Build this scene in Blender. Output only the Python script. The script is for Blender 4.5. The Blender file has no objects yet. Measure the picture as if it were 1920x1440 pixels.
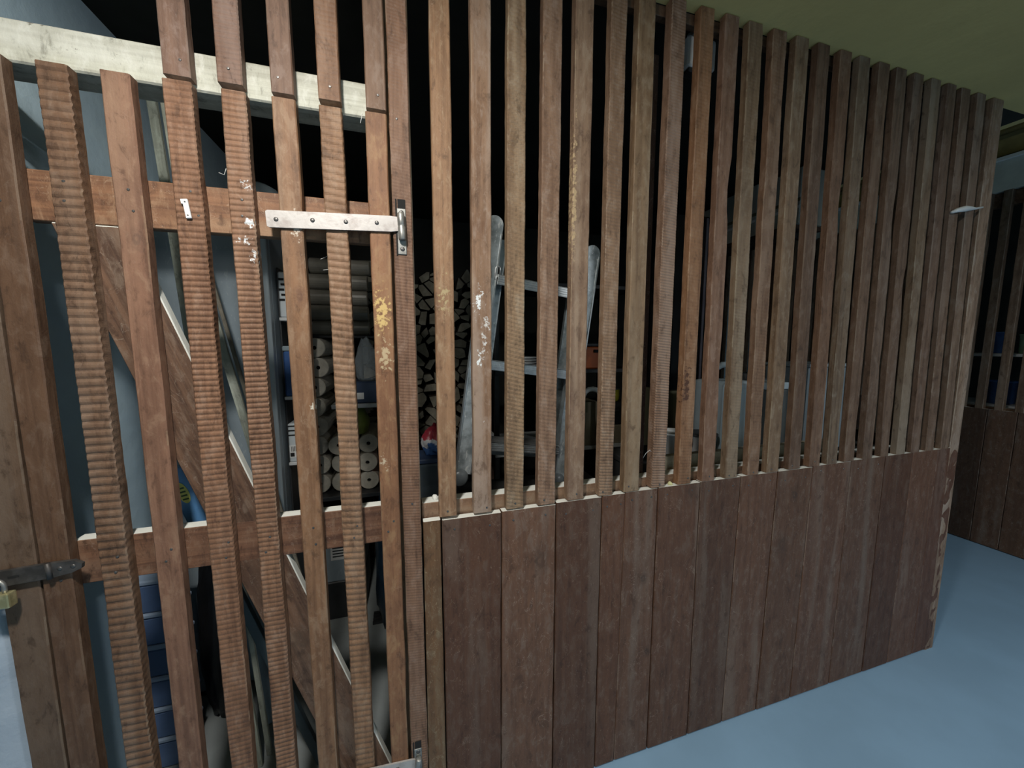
import bpy, bmesh, math, random
from mathutils import Vector, Matrix, noise as mnoise

S = bpy.context.scene
COL = S.collection
rad = math.radians

# ------------------------------------------------------------------ camera
cam_d = bpy.data.cameras.new('camera')
cam = bpy.data.objects.new('camera', cam_d)
COL.objects.link(cam)
cam.location = (0.0, -0.90, 1.32)
cam.rotation_euler = (rad(90 - 6.2), 0, rad(-16.3))
cam_d.sensor_fit = 'HORIZONTAL'
cam_d.sensor_width = 36.0
cam_d.lens = 36.0 * 690 / 1920
cam_d.clip_start = 0.02
S.camera = cam

# ------------------------------------------------------------------ world
wd = bpy.data.worlds.new('cellar_air')
S.world = wd
wd.use_nodes = True
wd.node_tree.nodes['Background'].inputs[0].default_value = (0.75, 0.85, 1.0, 1)
wd.node_tree.nodes['Background'].inputs[1].default_value = 0.004

# ------------------------------------------------------------------ lamps of the cellar
def lamp(name, loc, power, radius, color=(1, 1, 1)):
    """flush round ceiling luminaire shining down"""
    d = bpy.data.lights.new(name, 'AREA')
    d.shape = 'DISK'
    d.energy = power
    d.size = 2 * radius
    d.color = color
    o = bpy.data.objects.new(name, d)
    o.location = loc
    COL.objects.link(o)
    return o
def globe(name, loc, power, radius, color):
    """the glass dome of the same luminaire, shining sideways as well"""
    d = bpy.data.lights.new(name, 'POINT')
    d.energy = power
    d.shadow_soft_size = radius
    d.color = color
    o = bpy.data.objects.new(name, d)
    o.location = loc
    COL.objects.link(o)
lamp('cellar_lamp', (-0.27, -0.82, 2.205), 24.5, 0.07, (1.0, 0.97, 0.92))
globe('cellar_lamp_dome', (-0.27, -0.82, 2.13), 8.0, 0.055, (1.0, 0.97, 0.92))
lamp('corridor_lamp', (2.15, -2.0, 2.205), 34.0, 0.12, (0.95, 0.98, 1.0))

# ------------------------------------------------------------------ exposure
S.view_settings.view_transform = 'Standard'
S.view_settings.look = 'None'
S.view_settings.gamma = 1.0
S.view_settings.use_curve_mapping = False
S.view_settings.exposure = 0.0

# ------------------------------------------------------------------ materials
MATS = {}
def N(t, typ, **kw):
    n = t.nodes.new(typ)
    for k, v in kw.items():
        setattr(n, k, v)
    return n

def new_mat(name):
    m = bpy.data.materials.new(name)
    m.use_nodes = True
    t = m.node_tree
    t.nodes.clear()
    out = N(t, 'ShaderNodeOutputMaterial')
    b = N(t, 'ShaderNodeBsdfPrincipled')
    t.links.new(b.outputs[0], out.inputs[0])
    return m, t, b

def mixc(t, fac, a, b, mode='MIX'):
    n = N(t, 'ShaderNodeMix', data_type='RGBA', blend_type=mode)
    for sock, v in ((n.inputs[0], fac), (n.inputs[6], a), (n.inputs[7], b)):
        if isinstance(v, (int, float)):
            sock.default_value = v
        elif isinstance(v, tuple):
            sock.default_value = (v[0], v[1], v[2], 1)
        else:
            t.links.new(v, sock)
    return n.outputs[2]

def math_n(t, op, a, b=None, clamp=False):
    n = N(t, 'ShaderNodeMath', operation=op, use_clamp=clamp)
    for i, v in enumerate((a, b)):
        if v is None:
            continue
        if isinstance(v, (int, float)):
            n.inputs[i].default_value = v
        else:
            t.links.new(v, n.inputs[i])
    return n.outputs[0]

def ramp(t, fac, lo, hi, steep=False):
    n = N(t, 'ShaderNodeMapRange', clamp=True)
    n.interpolation_type = 'SMOOTHSTEP'
    t.links.new(fac, n.inputs[0])
    n.inputs[1].default_value = lo
    n.inputs[2].default_value = hi
    return n.outputs[0]

def noise_n(t, vec, scale, detail=4, rough=0.55, dist=0.0):
    n = N(t, 'ShaderNodeTexNoise')
    t.links.new(vec, n.inputs['Vector'])
    n.inputs['Scale'].default_value = scale
    n.inputs['Detail'].default_value = detail
    n.inputs['Roughness'].default_value = rough
    n.inputs['Distortion'].default_value = dist
    return n.outputs[0]

def vscale(t, vec, s):
    n = N(t, 'ShaderNodeVectorMath', operation='MULTIPLY')
    t.links.new(vec, n.inputs[0])
    n.inputs[1].default_value = s
    return n.outputs[0]

def bump(t, b, h, strength, dist):
    n = N(t, 'ShaderNodeBump')
    n.inputs['Strength'].default_value = strength
    n.inputs['Distance'].default_value = dist
    t.links.new(h, n.inputs['Height'])
    t.links.new(n.outputs[0], b.inputs['Normal'])

def obj_coord(t, shift=True):
    tc = N(t, 'ShaderNodeTexCoord')
    raw = tc.outputs['Object']
    if not shift:
        return raw, raw
    oi = N(t, 'ShaderNodeObjectInfo')
    mul = N(t, 'ShaderNodeVectorMath', operation='SCALE')
    comb = N(t, 'ShaderNodeCombineXYZ')
    comb.inputs[0].default_value = 17.0
    comb.inputs[1].default_value = 31.0
    comb.inputs[2].default_value = 53.0
    t.links.new(comb.outputs[0], mul.inputs[0])
    t.links.new(oi.outputs['Random'], mul.inputs['Scale'])
    add = N(t, 'ShaderNodeVectorMath', operation='ADD')
    t.links.new(raw, add.inputs[0])
    t.links.new(mul.outputs[0], add.inputs[1])
    return raw, add.outputs[0]

DUST = (0.70, 0.71, 0.66)
def wood(name, main, dark, pale, axis='z', fine=1.0, wide=1.0, rough=0.62, dust=True, fleck=0.5, patches=(), knots=(), palecov=(0.5, 0.72), dust_at=(0.75, 0.95)):
    """stained timber: grain runs along axis; the object colour tints it; patches are worn or splashed spots"""
    if name in MATS:
        return MATS[name]
    m, t, b = new_mat(name)
    raw, v = obj_coord(t)
    al, ac = 2.2, 70.0
    sc = {'z': (ac, ac, al), 'x': (al, ac, ac), 'y': (ac, al, ac)}[axis]
    g1 = noise_n(t, vscale(t, v, sc), fine, 6, 0.62, 0.6)
    al2, ac2 = 1.1, 13.0
    sc2 = {'z': (ac2, ac2, al2), 'x': (al2, ac2, ac2), 'y': (ac2, al2, ac2)}[axis]
    g2 = noise_n(t, vscale(t, v, sc2), wide, 3, 0.5, 0.3)
    blot = noise_n(t, v, 9.0, 4, 0.6)
    c = mixc(t, ramp(t, g1, 0.28, 0.66), dark, main)
    pf = math_n(t, 'MULTIPLY', ramp(t, g2, *palecov), 0.8)
    c = mixc(t, pf, c, pale)
    mott = noise_n(t, vscale(t, v, (1.0, 1.0, 0.45)), 42.0, 6, 0.7, 0.4)
    c = mixc(t, math_n(t, 'MULTIPLY', ramp(t, blot, 0.42, 0.75), 0.5), c, dark)
    c = mixc(t, math_n(t, 'MULTIPLY', ramp(t, mott, 0.50, 0.66), 0.55), c, pale)
    c = mixc(t, math_n(t, 'MULTIPLY', ramp(t, mott, 0.47, 0.32), 0.7), c, tuple(x * 0.62 for x in dark))
    fl = noise_n(t, v, 210.0, 3, 0.7)
    c = mixc(t, math_n(t, 'MULTIPLY', ramp(t, fl, 0.62, 0.76), fleck), c, (0.45, 0.40, 0.33))
    scr = noise_n(t, vscale(t, v, (1.0, 1.0, 0.6)), 26.0, 3, 0.5, 2.2)
    line = math_n(t, 'ABSOLUTE', math_n(t, 'SUBTRACT', scr, 0.62))
    c = mixc(t, math_n(t, 'MULTIPLY', ramp(t, line, 0.010, 0.002), fleck * 0.55), c, (0.50, 0.46, 0.40))
    oi = N(t, 'ShaderNodeObjectInfo')
    c = mixc(t, 1.0, c, oi.outputs['Color'], 'MULTIPLY')
    for (kx, kz, r, cc) in knots:
        sep = N(t, 'ShaderNodeVectorMath', operation='SUBTRACT')
        t.links.new(raw, sep.inputs[0]); sep.inputs[1].default_value = (kx, 0, kz)
        q = vscale(t, sep.outputs[0], (1 / r, 0.0, 0.62 / r))
        ln = N(t, 'ShaderNodeVectorMath', operation='LENGTH'); t.links.new(q, ln.inputs[0])
        wob = math_n(t, 'ADD', ln.outputs['Value'], math_n(t, 'MULTIPLY', noise_n(t, v, 45, 3), 1.3))
        rings = math_n(t, 'ABSOLUTE', math_n(t, 'SINE', math_n(t, 'MULTIPLY', wob, 5.0)))
        mask = ramp(t, wob, 1.9, 0.9)
        c = mixc(t, math_n(t, 'MULTIPLY', mask, math_n(t, 'ADD', math_n(t, 'MULTIPLY', rings, 0.35), 0.22)), c, cc)
    for (px, pz, rx, rz, cc, thr) in patches:
        sep = N(t, 'ShaderNodeVectorMath', operation='SUBTRACT')
        t.links.new(raw, sep.inputs[0]); sep.inputs[1].default_value = (px, 0, pz)
        q = vscale(t, sep.outputs[0], (1 / rx, 0.0, 1 / rz))
        ln = N(t, 'ShaderNodeVectorMath', operation='LENGTH'); t.links.new(q, ln.inputs[0])
        n2 = noise_n(t, vscale(t, v, (1, 1, 1)), 95.0, 4, 0.65)
        k = math_n(t, 'SUBTRACT', n2, math_n(t, 'MULTIPLY', ln.outputs['Value'], 0.22))
        c = mixc(t, ramp(t, k, thr, thr + 0.11), c, cc)
    if dust:
        geo = N(t, 'ShaderNodeNewGeometry')
        sx = N(t, 'ShaderNodeSeparateXYZ')
        t.links.new(geo.outputs['True Normal'], sx.inputs[0])
        c = mixc(t, ramp(t, sx.outputs[2], *dust_at), c, DUST)
    t.links.new(c, b.inputs['Base Color'])
    b.inputs['Roughness'].default_value = rough
    b.inputs['Specular IOR Level'].default_value = 0.35
    hh = math_n(t, 'ADD', math_n(t, 'MULTIPLY', g1, 1.0), math_n(t, 'MULTIPLY', fl, 0.6))
    hh = math_n(t, 'ADD', hh, math_n(t, 'MULTIPLY', mott, 1.2))
    bump(t, b, hh, 0.5, 0.0014)
    MATS[name] = m
    return m

def plain(name, col, rough=0.5, metal=0.0, var=0.15, scale=14.0, bumps=0.0, bscale=60.0, alpha=1.0, trans=0.0, col2=None, spec=0.5, lo=0.35, hi=0.7, scuff=0.0):
    if name in MATS:
        return MATS[name]
    m, t, b = new_mat(name)
    raw, v = obj_coord(t)
    n1 = noise_n(t, v, scale, 5, 0.6)
    c2 = col2 if col2 else tuple(x * (1 - var) for x in col)
    c = mixc(t, ramp(t, n1, lo, hi), c2, col)
    if scuff:
        n3 = noise_n(t, vscale(t, v, (1, 1, 0.35)), 75.0, 4, 0.65, 0.8)
        c = mixc(t, math_n(t, 'MULTIPLY', ramp(t, n3, 0.58, 0.68), scuff), c, (0.92, 0.94, 0.92))
    t.links.new(c, b.inputs['Base Color'])
    b.inputs['Roughness'].default_value = rough
    b.inputs['Metallic'].default_value = metal
    b.inputs['Specular IOR Level'].default_value = spec
    if trans:
        b.inputs['Transmission Weight'].default_value = trans
        b.inputs['IOR'].default_value = 1.2
    if alpha < 1:
        b.inputs['Alpha'].default_value = alpha
    if bumps:
        n2 = noise_n(t, v, bscale, 5, 0.6)
        bump(t, b, n2, bumps, 0.004)
    MATS[name] = m
    return m

# ------------------------------------------------------------------ mesh helpers
def link(me, name, mat, parent=None, loc=(0, 0, 0), rot=(0, 0, 0), smooth=False, color=None):
    o = bpy.data.objects.new(name, me)
    COL.objects.link(o)
    if mat is not None and not me.materials:
        me.materials.append(mat)
    o.location = loc
    o.rotation_euler = rot
    if parent is not None:
        o.parent = parent
    if smooth:
        for p in me.polygons:
            p.use_smooth = True
    if color is not None:
        o.color = (color[0], color[1], color[2], 1)
    return o

def to_mesh(bm, name):
    bmesh.ops.recalc_face_normals(bm, faces=bm.faces)
    me = bpy.data.meshes.new(name)
    bm.to_mesh(me)
    bm.free()
    return me

def bx(bm, x0, x1, y0, y1, z0, z1, mtx=None):
    vs = [Vector((x, y, z)) for x in (x0, x1) for y in (y0, y1) for z in (z0, z1)]
    if mtx is not None:
        vs = [mtx @ v for v in vs]
    v = [bm.verts.new(p) for p in vs]
    for f in ((0, 1, 3, 2), (4, 6, 7, 5), (0, 4, 5, 1), (2, 3, 7, 6), (0, 2, 6, 4), (1, 5, 7, 3)):
        bm.faces.new([v[i] for i in f])
    return v

def bevel_all(bm, w, seg=1):
    bmesh.ops.recalc_face_normals(bm, faces=bm.faces)
    bmesh.ops.bevel(bm, geom=list(bm.edges), offset=w, segments=seg, profile=0.6, affect='EDGES', clamp_overlap=True)

def box(name, mat, x0, x1, y0, y1, z0, z1, parent=None, bev=0.0, color=None, seg=1, loc=(0, 0, 0), rot=(0, 0, 0)):
    bm = bmesh.new()
    bx(bm, x0, x1, y0, y1, z0, z1)
    if bev:
        bevel_all(bm, bev, seg)
    return link(to_mesh(bm, name), name, mat, parent, loc=loc, rot=rot, color=color)

def boxes(name, mat, lst, parent=None, bev=0.0, loc=(0, 0, 0), rot=(0, 0, 0)):
    bm = bmesh.new()
    for b in lst:
        bx(bm, *b)
    if bev:
        bevel_all(bm, bev)
    return link(to_mesh(bm, name), name, mat, parent, loc=loc, rot=rot)

def tube_bm(bm, pts, r, n=10, cap=True, radii=None):
    rings = []
    up = Vector((0.13, 0.9, 0.41)).normalized()
    for i, p in enumerate(pts):
        p = Vector(p)
        a = Vector(pts[max(i - 1, 0)]); c = Vector(pts[min(i + 1, len(pts) - 1)])
        d = (c - a).normalized()
        u = d.cross(up).normalized(); w = d.cross(u)
        rr = radii[i] if radii else r
        rings.append([bm.verts.new(p + (u * math.cos(2 * math.pi * k / n) + w * math.sin(2 * math.pi * k / n)) * rr) for k in range(n)])
    for a, c in zip(rings, rings[1:]):
        for k in range(n):
            bm.faces.new((a[k], a[(k + 1) % n], c[(k + 1) % n], c[k]))
    if cap:
        bm.faces.new(rings[0]); bm.faces.new(rings[-1])

def tube(name, mat, pts, r, n=10, parent=None, smooth=True, radii=None):
    bm = bmesh.new()
    tube_bm(bm, pts, r, n, True, radii)
    return link(to_mesh(bm, name), name, mat, parent, smooth=smooth)

def lathe_bm(bm, prof, n=20, mtx=None):
    rings = []
    for r, z in prof:
        if r < 1e-5:
            p = Vector((0, 0, z))
            rings.append([bm.verts.new(mtx @ p if mtx else p)])
        else:
            ring = []
            for k in range(n):
                a = 2 * math.pi * k / n
                p = Vector((r * math.cos(a), r * math.sin(a), z))
                ring.append(bm.verts.new(mtx @ p if mtx else p))
            rings.append(ring)
    for a, c in zip(rings, rings[1:]):
        for k in range(n):
            if len(a) == 1 and len(c) == 1:
                continue
            if len(a) == 1:
                bm.faces.new((a[0], c[k], c[(k + 1) % n]))
            elif len(c) == 1:
                bm.faces.new((a[k], c[0], a[(k + 1) % n]))
            else:
                bm.faces.new((a[k], a[(k + 1) % n], c[(k + 1) % n], c[k]))

def lathe(name, mat, prof, loc, parent=None, n=20, rot=(0, 0, 0), smooth=True):
    bm = bmesh.new()
    lathe_bm(bm, prof, n)
    o = link(to_mesh(bm, name), name, mat, parent, loc=loc, rot=rot, smooth=smooth)
    return o

def empty(name, loc, label=None, cat=None, group=None, rot=(0, 0, 0)):
    o = bpy.data.objects.new(name, None)
    o.empty_display_size = 0.05
    COL.objects.link(o)
    o.location = loc
    o.rotation_euler = rot
    if label:
        tag(o, label, cat, group)
    return o

def tag(o, label, cat, group=None):
    o['label'] = label
    o['category'] = cat
    if group:
        o['group'] = group
    return o

def struct(o):
    o['kind'] = 'structure'
    return o

def along(d):
    """rotation whose z runs along d and whose y stays close to the world's y"""
    z = Vector(d).normalized()
    y = (Vector((0, 1, 0)) - z * z.y).normalized()
    x = y.cross(z)
    return Matrix((x, y, z)).transposed().to_euler()

# ------------------------------------------------------------------ the room
M_floor = plain('painted_floor', (0.245, 0.40, 0.565), 0.55, var=0.10, scale=3.0, bumps=0.05, bscale=40)
M_ceil = plain('old_ceiling', (0.60, 0.47, 0.19), 0.9, var=0.12, scale=2.5, bumps=0.25, bscale=30)
M_wall = plain('whitewashed_wall', (0.66, 0.86, 0.97), 0.85, col2=(0.58, 0.77, 0.90), scale=5, bumps=0.5, bscale=22)
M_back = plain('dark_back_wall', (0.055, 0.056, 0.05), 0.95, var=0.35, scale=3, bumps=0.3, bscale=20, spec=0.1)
M_shade = plain('shade_dark_ceiling', (0.04, 0.039, 0.033), 0.95, var=0.3, scale=3, spec=0.1)  # shade on the unlit store ceiling is put into this near-black colour
M_cfloor = plain('bare_concrete', (0.30, 0.33, 0.33), 0.9, var=0.2, scale=6, bumps=0.2, bscale=50)
M_plaster = plain('peeling_plaster', (0.34, 0.41, 0.49), 0.85, col2=(0.25, 0.21, 0.25), scale=9, bumps=0.6, bscale=25, lo=0.22, hi=0.42)

struct(box('floor', M_floor, -3.2, 5.6, -3.2, 3.2, -0.12, 0.0))
struct(box('ceiling', M_ceil, -3.2, 2.42, -3.2, 0.03, 2.222, 2.40))
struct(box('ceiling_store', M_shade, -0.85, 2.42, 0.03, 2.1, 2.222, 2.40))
struct(box('ceiling_corridor', M_ceil, 2.42, 5.6, -3.2, 3.2, 2.85, 2.95))
struct(box('trim_1', M_ceil, 2.42, 2.46, -3.2, 3.2, 2.222, 2.85))
struct(box('wall_left', M_wall, -1.0, -0.79, 0.12, 2.1, 0, 2.222))
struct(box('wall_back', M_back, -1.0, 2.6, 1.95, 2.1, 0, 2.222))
struct(box('wall_right', M_wall, 5.4, 5.6, -3.2, 3.2, 0, 2.85))
struct(box('wall_front', M_wall, -3.2, 5.6, -3.3, -3.2, 0, 2.85))
struct(box('wall_far', M_wall, 2.6, 5.6, 3.1, 3.2, 0, 2.85))

# rough masonry jamb left of the door: an uneven face with a broken edge
def jamb():
    bm = bmesh.new()
    nz, nx = 60, 14
    grid = []
    for i in range(nz + 1):
        z = 2.222 * i / nz
        edge = -0.742 - 0.035 * min(1, max(0, (z - 0.45) / 0.6)) + 0.008 * mnoise.noise(Vector((z * 9, 1.3, 0))) + 0.005 * mnoise.noise(Vector((z * 30, 7.3, 0)))
        row = []
        for j in range(nx + 1):
            x = edge - (1 - (j / nx)) * 0.30
            d = 0.012 * mnoise.noise(Vector((x * 14, z * 9, 3))) + 0.004 * mnoise.noise(Vector((x * 50, z * 40, 5)))
            y = 0.008 + d + (0.02 if j == nx else 0.006 if j == nx - 1 else 0)
            row.append(bm.verts.new((x, y, z)))
        row.append(bm.verts.new((edge - 0.012, 0.13, z)))
        grid.append(row)
    for a, b in zip(grid, grid[1:]):
        for k in range(len(a) - 1):
            bm.faces.new((a[k], a[k + 1], b[k + 1], b[k]))
    return link(to_mesh(bm, 'wall_jamb'), 'wall_jamb', M_plaster, smooth=True)
struct(jamb())
struct(box('wall_side', M_wall, -3.2, -1.0, 0.0, 0.12, 0, 2.222))

# ------------------------------------------------------------------ slats
W_SLAT = wood('brown_slat_wood', (0.335, 0.228, 0.152), (0.195, 0.125, 0.082), (0.42, 0.34, 0.27), fleck=0.35)
W_RAIL = wood('brown_rail_wood', (0.27, 0.165, 0.105), (0.12, 0.07, 0.048), (0.33, 0.25, 0.18), axis='x')
W_BEAM = wood('limewashed_beam_wood', (0.54, 0.54, 0.46), (0.34, 0.33, 0.27), (0.66, 0.66, 0.60), axis='x', fine=0.8, fleck=0.2,
              patches=((-0.685, 1.862, 0.02, 0.008, (0.05, 0.045, 0.035), 0.46), (-0.56, 1.850, 0.022, 0.008, (0.06, 0.05, 0.04), 0.46), (-0.50, 1.846, 0.03, 0.02, (0.10, 0.09, 0.07), 0.50), (-0.30, 1.85, 0.04, 0.012, (0.12, 0.11, 0.08), 0.50), (-0.61, 1.884, 0.03, 0.006, (0.10, 0.09, 0.07), 0.44), (-0.40, 1.825, 0.06, 0.01, (0.13, 0.12, 0.09), 0.50), (-0.13, 1.85, 0.05, 0.02, (0.16, 0.14, 0.11), 0.54)))
W_PLANK = wood('dark_plank_wood', (0.134, 0.075, 0.047), (0.096, 0.054, 0.035), (0.165, 0.132, 0.108), fine=1.0, wide=1.0, rough=0.55, fleck=0.42, palecov=(0.52, 0.66))
W_WORN = wood('worn_slat_edge', (0.40, 0.32, 0.235), (0.29, 0.215, 0.155), (0.45, 0.39, 0.32), dust=False)
W_WORN2 = wood('worn_board_edge', (0.20, 0.155, 0.125), (0.13, 0.09, 0.07), (0.24, 0.20, 0.17), dust=False)
W_DARK = wood('dark_back_wood', (0.085, 0.05, 0.035), (0.045, 0.027, 0.02), (0.11, 0.085, 0.07))

def slat_mesh(name, xb, xt, z0, z1, y0, th, ridge=None, seed=0, wob=0.0012, chipped=0.0, base=None, worn=None):
    """xb / xt: left and right edge of the front face at the bottom and the top, local to the mean x; ridge = (pitch, depth, slant)"""
    rnd = random.Random(seed)
    L = z1 - z0
    step = ridge[0] / 6.0 if ridge else 0.03
    n = max(4, int(L / step))
    nf = 5
    verts = []
    s1, s2 = rnd.uniform(0, 50), rnd.uniform(0, 50)
    for i in range(n + 1):
        z = L * i / n
        f = i / n
        l = xb[0] + (xt[0] - xb[0]) * f + wob * mnoise.noise(Vector((s1, z * 7, 0))) + 0.5 * wob * mnoise.noise(Vector((s1, z * 40, 2)))
        r = xb[1] + (xt[1] - xb[1]) * f + wob * mnoise.noise(Vector((s2, z * 7, 0))) + 0.5 * wob * mnoise.noise(Vector((s2, z * 40, 2)))
        if chipped:
            c = mnoise.noise(Vector((s2, z * 4, 9)))
            r -= chipped * max(0, c - 0.18)
            c = mnoise.noise(Vector((s1, z * 3.1, 19)))
            l += chipped * max(0, c - 0.3)
        w = r - l
        cham = 0.0022
        pts = [(l, cham)] + [(l + cham + (w - 2 * cham) * k / (nf - 1), 0.0) for k in range(nf)] + [(r, cham)]
        row = []
        for (x, y) in pts:
            yy = y; xx = x
            if ridge:
                pitch, dep, slant = ridge
                ph = (z + slant * (x - l) + 0.18 * pitch * mnoise.noise(Vector((x * 12, z * 9, s1)))) / pitch
                k = math.sin(2 * math.pi * ph)
                amp = dep * (0.75 + 0.6 * mnoise.noise(Vector((s2 + x * 6, z * 2.0, 4))))
                yy += amp * 1.25 * (0.5 - 0.5 * k) ** 1.9 + dep * 0.3 * mnoise.noise(Vector((x * 60, z * 90, s2)))
                if y > 0:
                    xx += (amp * 0.25 * k) * (1 if x < (l + r) / 2 else -1)
            else:
                yy += 0.0006 * mnoise.noise(Vector((x * 40, z * 30, s2)))
            row.append((xx, yy, z))
        row.append((r, th, z)); row.append((l, th, z))
        verts.extend(row)
    m = nf + 4
    faces = []
    for i in range(n):
        for k in range(m):
            a = i * m + k; b = i * m + (k + 1) % m
            faces.append((a, b, b + m, a + m))
    faces.append(tuple(range(m - 1, -1, -1)))
    faces.append(tuple(n * m + k for k in range(m)))
    me = bpy.data.meshes.new(name)
    me.from_pydata([(x, y0 + y, z) for (x, y, z) in verts], [], faces)
    me.materials.append(base or W_SLAT)
    me.materials.append(worn or W_WORN)
    for i in range(n):
        zz = L * i / n
        for k, sd in ((0, s1), (nf, s2)):
            if mnoise.noise(Vector((sd, zz * 5, 31))) + 0.5 * mnoise.noise(Vector((sd, zz * 60, 7))) > 0.16:
                me.polygons[i * m + k].material_index = 1
    me.update()
    return me

def tint(c, k):
    return (c[0] * k[0], c[1] * k[1], c[2] * k[2])

def slat(parent, xb, xt, z0, z1, y0=0.0, th=0.03, ridge=None, seed=0, color=(1, 1, 1), mat=None, wob=0.0012, name='slat', chipped=0.0):
    xm = (xb[0] + xb[1]) / 2
    me = slat_mesh(name, (xb[0] - xm, xb[1] - xm), (xt[0] - xm, xt[1] - xm), z0, z1, y0, th, ridge, seed, wob, chipped, mat or W_SLAT, W_WORN2 if name == 'board' else None)
    o = link(me, name, mat or W_SLAT, parent, color=color)
    px = parent.location
    o.location = (xm - px[0], 0 - px[1], z0 - px[2])
    return o

# ------------------------------------------------------------------ the slatted partition
part = empty('slatted_partition', (1.0, 0.0, 0.0), 'long brown partition of upright slats above dark boards, right of the hinged gate', 'partition')
def P(o):
    return o

fs = [ # left,right at bottom | left,right at top | bottom z | ridge | colour
 ((0.073, 0.117), (0.075, 0.120), 0.886, None, (1.05, 0.98, 0.92)),
 ((0.161, 0.208), (0.166, 0.214), 0.884, None, (1.0, 0.95, 0.92)),
 ((0.248, 0.296), (0.254, 0.299), 0.884, (0.0105, 0.0011, 0.25), (0.98, 1.02, 0.95)),
 ((0.337, 0.387), (0.342, 0.391), 0.884, (0.010, 0.0006, 0.2), (0.93, 0.90, 0.92)),
 ((0.424, 0.473), (0.425, 0.474), 0.887, None, (0.98, 0.97, 0.92)),
 ((0.522, 0.566), (0.522, 0.567), 0.888, (0.0088, 0.0011, 0.1), (0.93, 0.93, 0.92)),
 ((0.603, 0.654), (0.600, 0.650), 0.890, None, (0.86, 0.88, 0.80)),
 ((0.698, 0.745), (0.700, 0.745), 0.892, (0.0078, 0.0013, 0.1), (0.88, 0.84, 0.86)),
 ((0.793, 0.840), (0.791, 0.836), 0.892, (0.0095, 0.0005, 0.1), (0.92, 0.76, 0.62)),
 ((0.882, 0.930), (0.873, 0.921), 0.892, None, (0.88, 0.78, 0.76)),
 ((0.973, 0.1021e1), (0.957, 1.006), 0.893, (0.0095, 0.0004, 0.1), (0.82, 0.84, 0.77)),
 ((1.064, 1.112), (1.046, 1.095), 0.893, (0.010, 0.0003, 0.1), (0.84, 0.76, 0.70)),
 ((1.147, 1.198), (1.133, 1.184), 0.894, None, (0.88, 0.90, 0.84)),
 ((1.246, 1.295), (1.221, 1.270), 0.895, None, (0.54, 0.50, 0.48)),
 ((1.340, 1.389), (1.316, 1.365), 0.896, None, (0.68, 0.60, 0.56)),
 ((1.425, 1.474), (1.401, 1.450), 0.897, None, (0.68, 0.73, 0.73)),
 ((1.511, 1.560), (1.491, 1.540), 0.898, None, (0.62, 0.59, 0.58)),
 ((1.607, 1.656), (1.575, 1.624), 0.899, None, (0.60, 0.60, 0.62)),
 ((1.697, 1.745), (1.662, 1.710), 0.899, None, (0.60, 0.59, 0.60)),
 ((1.793, 1.840), (1.754, 1.801), 0.900, None, (0.72, 0.76, 0.74)),
 ((1.877, 1.925), (1.839, 1.887), 0.900, None, (0.60, 0.58, 0.60)),
 ((1.966, 2.013), (1.920, 1.967), 0.900, (0.010, 0.0003, 0.1), (0.66, 0.65, 0.66)),
 ((2.060, 2.108), (2.010, 2.058), 0.900, None, (0.70, 0.72, 0.75)),
]
WHITE = (0.78, 0.80, 0.80)
W_F3 = wood('brown_slat_wood_splashed', (0.335, 0.228, 0.152), (0.195, 0.125, 0.082), (0.42, 0.36, 0.31), fleck=0.35, palecov=(0.45, 0.6),
            patches=((-0.006, 0.535, 0.016, 0.05, WHITE, 0.40), (-0.006, 0.395, 0.014, 0.03, WHITE, 0.40), (0.008, 0.47, 0.020, 0.08, (0.60, 0.57, 0.54), 0.42), (0.004, 0.24, 0.008, 0.02, WHITE, 0.46)), knots=((0.0, 0.72, 0.022, (0.13, 0.06, 0.03)),))
W_F2 = wood('brown_slat_wood_worn', (0.36, 0.240, 0.150), (0.20, 0.128, 0.080), (0.46, 0.38, 0.27), fleck=0.4, patches=((0.0, 0.55, 0.02, 0.08, (0.40, 0.31, 0.17), 0.42),))
W_F10 = wood('brown_slat_wood_dark_knot', (0.335, 0.228, 0.152), (0.195, 0.125, 0.082), (0.42, 0.34, 0.27), fleck=0.35,
             patches=((-0.012, 0.30, 0.012, 0.06, (0.08, 0.035, 0.02), 0.30),))
W_F6 = wood('brown_slat_wood_split', (0.33, 0.235, 0.17), (0.20, 0.13, 0.095), (0.42, 0.34, 0.27), fleck=0.35,
            patches=((-0.020, 0.80, 0.010, 0.22, (0.46, 0.33, 0.19), 0.36),))
for i, (b, tt, zb, rg, c) in enumerate(fs):
    mt = {0: W_F2, 1: W_F3, 4: W_F6, 8: W_F10}.get(i)
    slat(part, b, tt, zb, 2.219, th=0.028 if i == 7 else 0.024 if i < 9 else 0.021, ridge=rg, seed=100 + i, color=tint(c, (0.84, 0.77, 0.72) if i < 9 else (0.76, 0.70, 0.67)), mat=mt, wob=0.0022 if i > 8 else 0.0014,
         chipped=0.0 if i < 9 or i > 18 else 0.02 if i in (9, 14, 15, 16, 17, 18) else 0.0)
# the end post of the partition, two faces of one square timber
slat(part, (2.128, 2.182), (2.108, 2.172), 0.0, 2.219, y0=0.001, th=0.07, seed=140, color=(0.74, 0.73, 0.74), name='end_post')
# hinge-side jamb strip, full height
slat(part, (-0.013, 0.029), (-0.016, 0.026), 0.0, 2.219, th=0.030, ridge=(0.0072, 0.00045, 0.1), seed=141, color=(0.62, 0.50, 0.46), name='hinge_jamb')
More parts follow.
